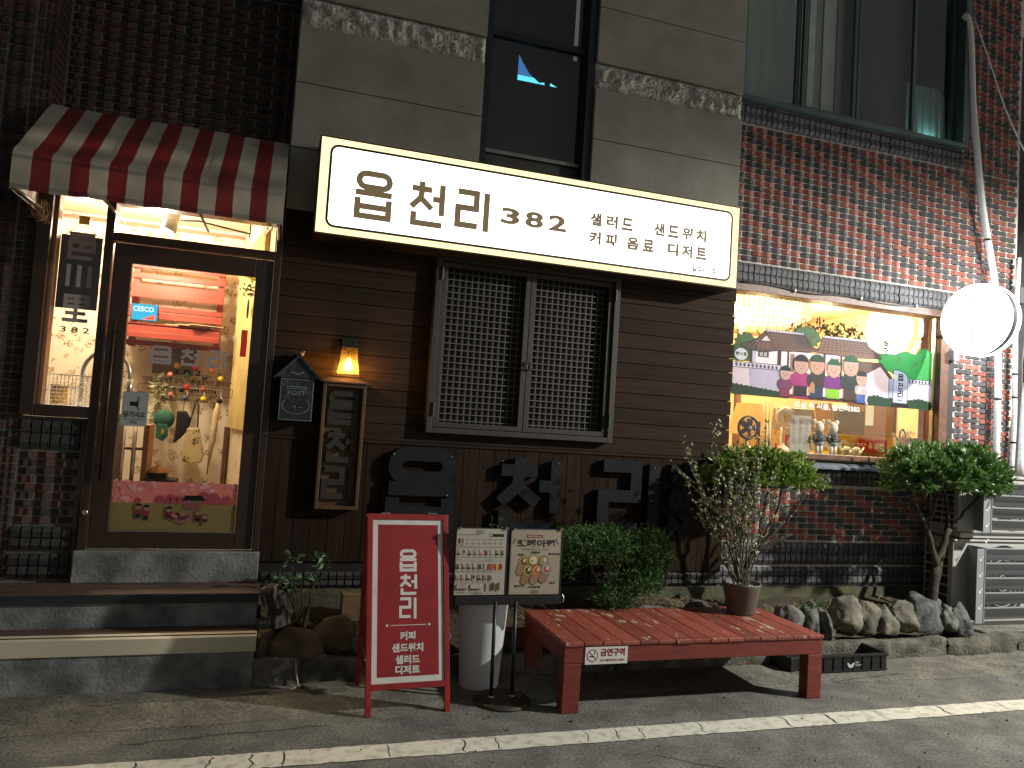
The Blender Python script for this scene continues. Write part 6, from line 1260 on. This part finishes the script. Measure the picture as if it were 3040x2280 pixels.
stone('grey upright stone just right of the flower pot', (4.24, -.42, .34), (.12, .10, .20), stm[0], 1, .15); stone('dark low stone behind the wooden stake handle', (4.03, -.40, .30), (.11, .09, .13), stm[2], 2); stone('narrow pale-spotted upright stone left of the weed tuft', (4.46, -.44, .33), (.075, .08, .20), stm[0], 3, -.05)
stone('slanting ridged stone leaning right below the weed tuft', (4.60, -.46, .29), (.06, .08, .19), stm[0], 4, -.42, .3); stone('tallest upright stone, lit along one face, left of the tree shadow', (4.83, -.42, .37), (.135, .11, .24), stm[1], 5, .03, .12)
stone('rounded stone in shadow right of the tallest stone', (5.06, -.40, .33), (.12, .10, .17), stm[1], 6, .1); stone('stone with a notched foot in the tree shadow', (5.24, -.42, .32), (.12, .10, .19), stm[1], 7, -.1); stone('broad smooth stone in shadow left of the tree trunk', (5.46, -.42, .33), (.15, .11, .20), stm[1], 8, .1)
stone('large dark boulder at the foot of the clipped tree', (5.74, -.38, .34), (.19, .14, .24), stm[2], 9, .0, .1); stone('rough grey stone right of the trunk', (5.93, -.46, .34), (.09, .08, .19), stm[0], 10, -.1, .28); stone('dark pointed stone with white patches beside the air conditioner', (6.05, -.48, .31), (.09, .08, .20), stm[2], 11, -.35, .25)
stone('low rough stone behind the left half of the bench', (2.95, -.40, .40), (.20, .10, .10), stm[0], 12); stone('small pale stone behind the juniper foot', (2.66, -.42, .40), (.11, .08, .085), stm[0], 13); stone('small dark stone behind the pot on the bench', (3.42, -.36, .42), (.10, .08, .09), stm[2], 14); stone('flat stone between the two stones behind the bench', (3.22, -.38, .36), (.12, .08, .09), stm[2], 15); stone('dark upright stone hidden behind the flower pot', (3.80, -.36, .42), (.12, .09, .22), stm[2], 16, -.2)
stone('large brown rounded stone left of the sandwich board', (.27, -.42, .27), (.17, .12, .15), stm[3], 17, .0, .1); stone('brown stone against the lower step', (.05, -.43, .29), (.09, .09, .16), stm[3], 18); stone('big rounded stone half behind the sandwich board leg', (.53, -.40, .29), (.17, .12, .19), stm[3], 19, .0, .1); stone('pale rough stone behind the sandwich board', (.68, -.42, .28), (.10, .09, .15), stm[0], 20, .1, .25); stone('small pale chip stone on the kerb left of the sandwich board', (.42, -.46, .18), (.10, .06, .06), stm[1], 21, .0, .3); stone('dark stone low behind the white planter', (1.15, -.42, .26), (.2, .12, .16), stm[2], 22)
# driftwood stump
t = thing('driftwood_stump', 'short dark stump with pale streaks beside the entrance landing', 'stump', (.10, -.35, .3)); mb = MB(); n = 16
for i in range(9):
    for j in range(n): g = 2*math.pi*j/n; rr3 = (.062+.006*math.sin(i*1.3))*(1+.22*abs(math.sin(g*3.5+.4*i))); c = Vector((.15, -.40, .36)).lerp(Vector((.07, -.36, .61)), i/8); mb.v.append(tuple(c+Vector((math.cos(g)*rr3, math.sin(g)*rr3, .02*math.cos(g)))))
for i in range(8):
    for j in range(n): mb.f.append((i*n+j, i*n+(j+1) % n, (i+1)*n+(j+1) % n, (i+1)*n+j)); mb.m.append(0)
mb.f.append(tuple(8*n+j for j in range(n))); mb.m.append(0); mb.build('wood', t, mat('streaked driftwood', (.035, .028, .022), .8, col2=(.42, .38, .32), lo=.52, hi=.62, vs=9, stretch=(3, 3, .5), bump=1, bs=20), True)
t = thing('cut_stub', 'short cut trunk stub standing behind the flower pot', 'stump', (3.80, -.2, .4)); MB().tube([(3.84, -.30, .38), (3.83, -.30, .58), (3.80, -.30, .74)], [.034, .028, .026], 10).build('wood', t, mat('grey dead wood', (.12, .12, .11), .9, var=.3, vs=20, bump=1, bs=40), True)
# ================================================================== AIR CONDITIONERS
acw = mat('air conditioner cream', (.36, .36, .34), .45, var=.06, vs=4); acs = mat('air guide grey', (.25, .26, .275), .4, .2, var=.05); acd = mat('fan darkness', (.02, .02, .022), .7)
def aircon(label, X0, X1, Y0, Z0, Z1, nsl, front_x0):
    t = thing('air_conditioner', label, 'air conditioner', ((X0+X1)/2, Y0+.15, Z0)); D_ = .34
    mb = MB(); mb.box(X0, X1, Y0+.02, Y0+D_, Z0, Z1); mb.build('cabinet', t, acw, bev=.008)
    MB().box(X0-.002, X1+.01, Y0+.0, Y0+D_, Z1+.001, Z1+.02).build('lid', t, acw, bev=.004)
    MB().box(X0, X1+.01, Y0-.01, Y0+D_, Z0-.05, Z0-.001).build('base', t, acw, bev=.004)
    # side grille on the left end
    for i in range(7):
        z = Z0+.06+(Z1-Z0-.12)*i/7
        for k in range(2): MB().box(X0-.0025, X0-.0005, Y0+.07+.13*k, Y0+.185+.13*k, z, z+(Z1-Z0-.12)/7-.018).build('side_slot', t, acd)
    # fan ring with wire guard
    cx_, cz_ = (front_x0+X1)/2+.02, (Z0+Z1)/2; g_ = MB(); R0 = min((Z1-Z0)/2-.03, .34)
    MB().lathe([(R0, 0), (R0, -.004)], (cx_, Y0+.019, cz_), 40, axis='y').build('fan_opening', t, acd)
    for k in range(7): g_.tube([(cx_+R0*(k+1)/7*math.cos(R(12*i)), Y0+.008, cz_+R0*(k+1)/7*math.sin(R(12*i))) for i in range(31)], .003, 4)
    g_.build('wire_guard', t, acw)
    # guide frame and blades
    MB().box(front_x0-.012, front_x0, Y0-.16, Y0+.018, Z0+.02, Z1-.03).build('guide_side_plate', t, acs, bev=.003)
    sp_ = MB(); sp_.box(front_x0-.10, front_x0-.013, Y0-.155, Y0-.148, Z0+.02, Z1-.04); spo = sp_.build('guide_flange', t, acs, bev=.002)
    for i in range(4):
        for k in (0, .022): MB().lathe([(.011 if k == 0 else .007, 0), (.011 if k == 0 else .007, -.0015)], (front_x0-.06+k, Y0-.156, Z1-.14-.145*i+k), 14, axis='y').build('hole_rim', spo, mat('bright hole', (.7, .7, .68), .4))
    h_ = (Z1-Z0-.06)/nsl
    for i in range(nsl):
        z = Z0+.04+h_*i; m_ = MB(); c = Vector(((front_x0+X1)/2+.03, Y0-.10, z+h_*.42)); m_.obox(c, ((X1-front_x0)/2+.02, 0, 0), (0, .035, -h_*.44), (0, .004, .004)); m_.build('guide_blade', t, acs, bev=.002)
        MB().obox(c+Vector((0, -.045, h_*.45)), ((X1-front_x0)/2+.02, 0, 0), (0, .012, 0), (0, 0, .006)).build('blade_lip', t, acs, bev=.002)
    return t
aircon('lower air conditioner outdoor unit with grey air guide blades at the right edge', 6.11, 7.10, -.36, .25, .985, 5, 6.30)
aircon('upper air conditioner outdoor unit stacked on the lower one at the right edge', 6.16, 7.30, -.36, 1.07, 1.585, 4, 6.36)
d = XZ(-.352); d.text('DA', 6.80, 1.515, 6.85, 1.545, ink); d.build('x', bpy.data.objects['air_conditioner.001']); bpy.data.objects['x'].name = 'printed_mark'
# ================================================================== STREET LAMP (out of frame, lights the street)
sl_ = thing('street_lamp', 'grey street lamp post with a white lit head right of the building', 'street lamp', (9.95, -3.95, 0)); pg = mat('galvanised post', (.3, .3, .3), .4, .7)
MB().tube([(9.95, -3.95, 0), (9.95, -3.95, 5.1)], [.08, .05], 12).build('post', sl_, pg, True); MB().tube([(9.95, -3.95, 5.05), (9.65, -4.05, 5.22), (9.4, -4.1, 5.22)], .03, 8).build('arm', sl_, pg, True); MB().box(9.0, 9.45, -4.2, -4.0, 5.18, 5.26).build('head', sl_, pg, bev=.02)
LL_ = light('street_lamp_light', 'SPOT', (9.2, -4.1, 5.05), P_STREET, (1, .98, .90), .10, sl_)
LL_.data.spot_size = R(174); LL_.data.spot_blend = .3
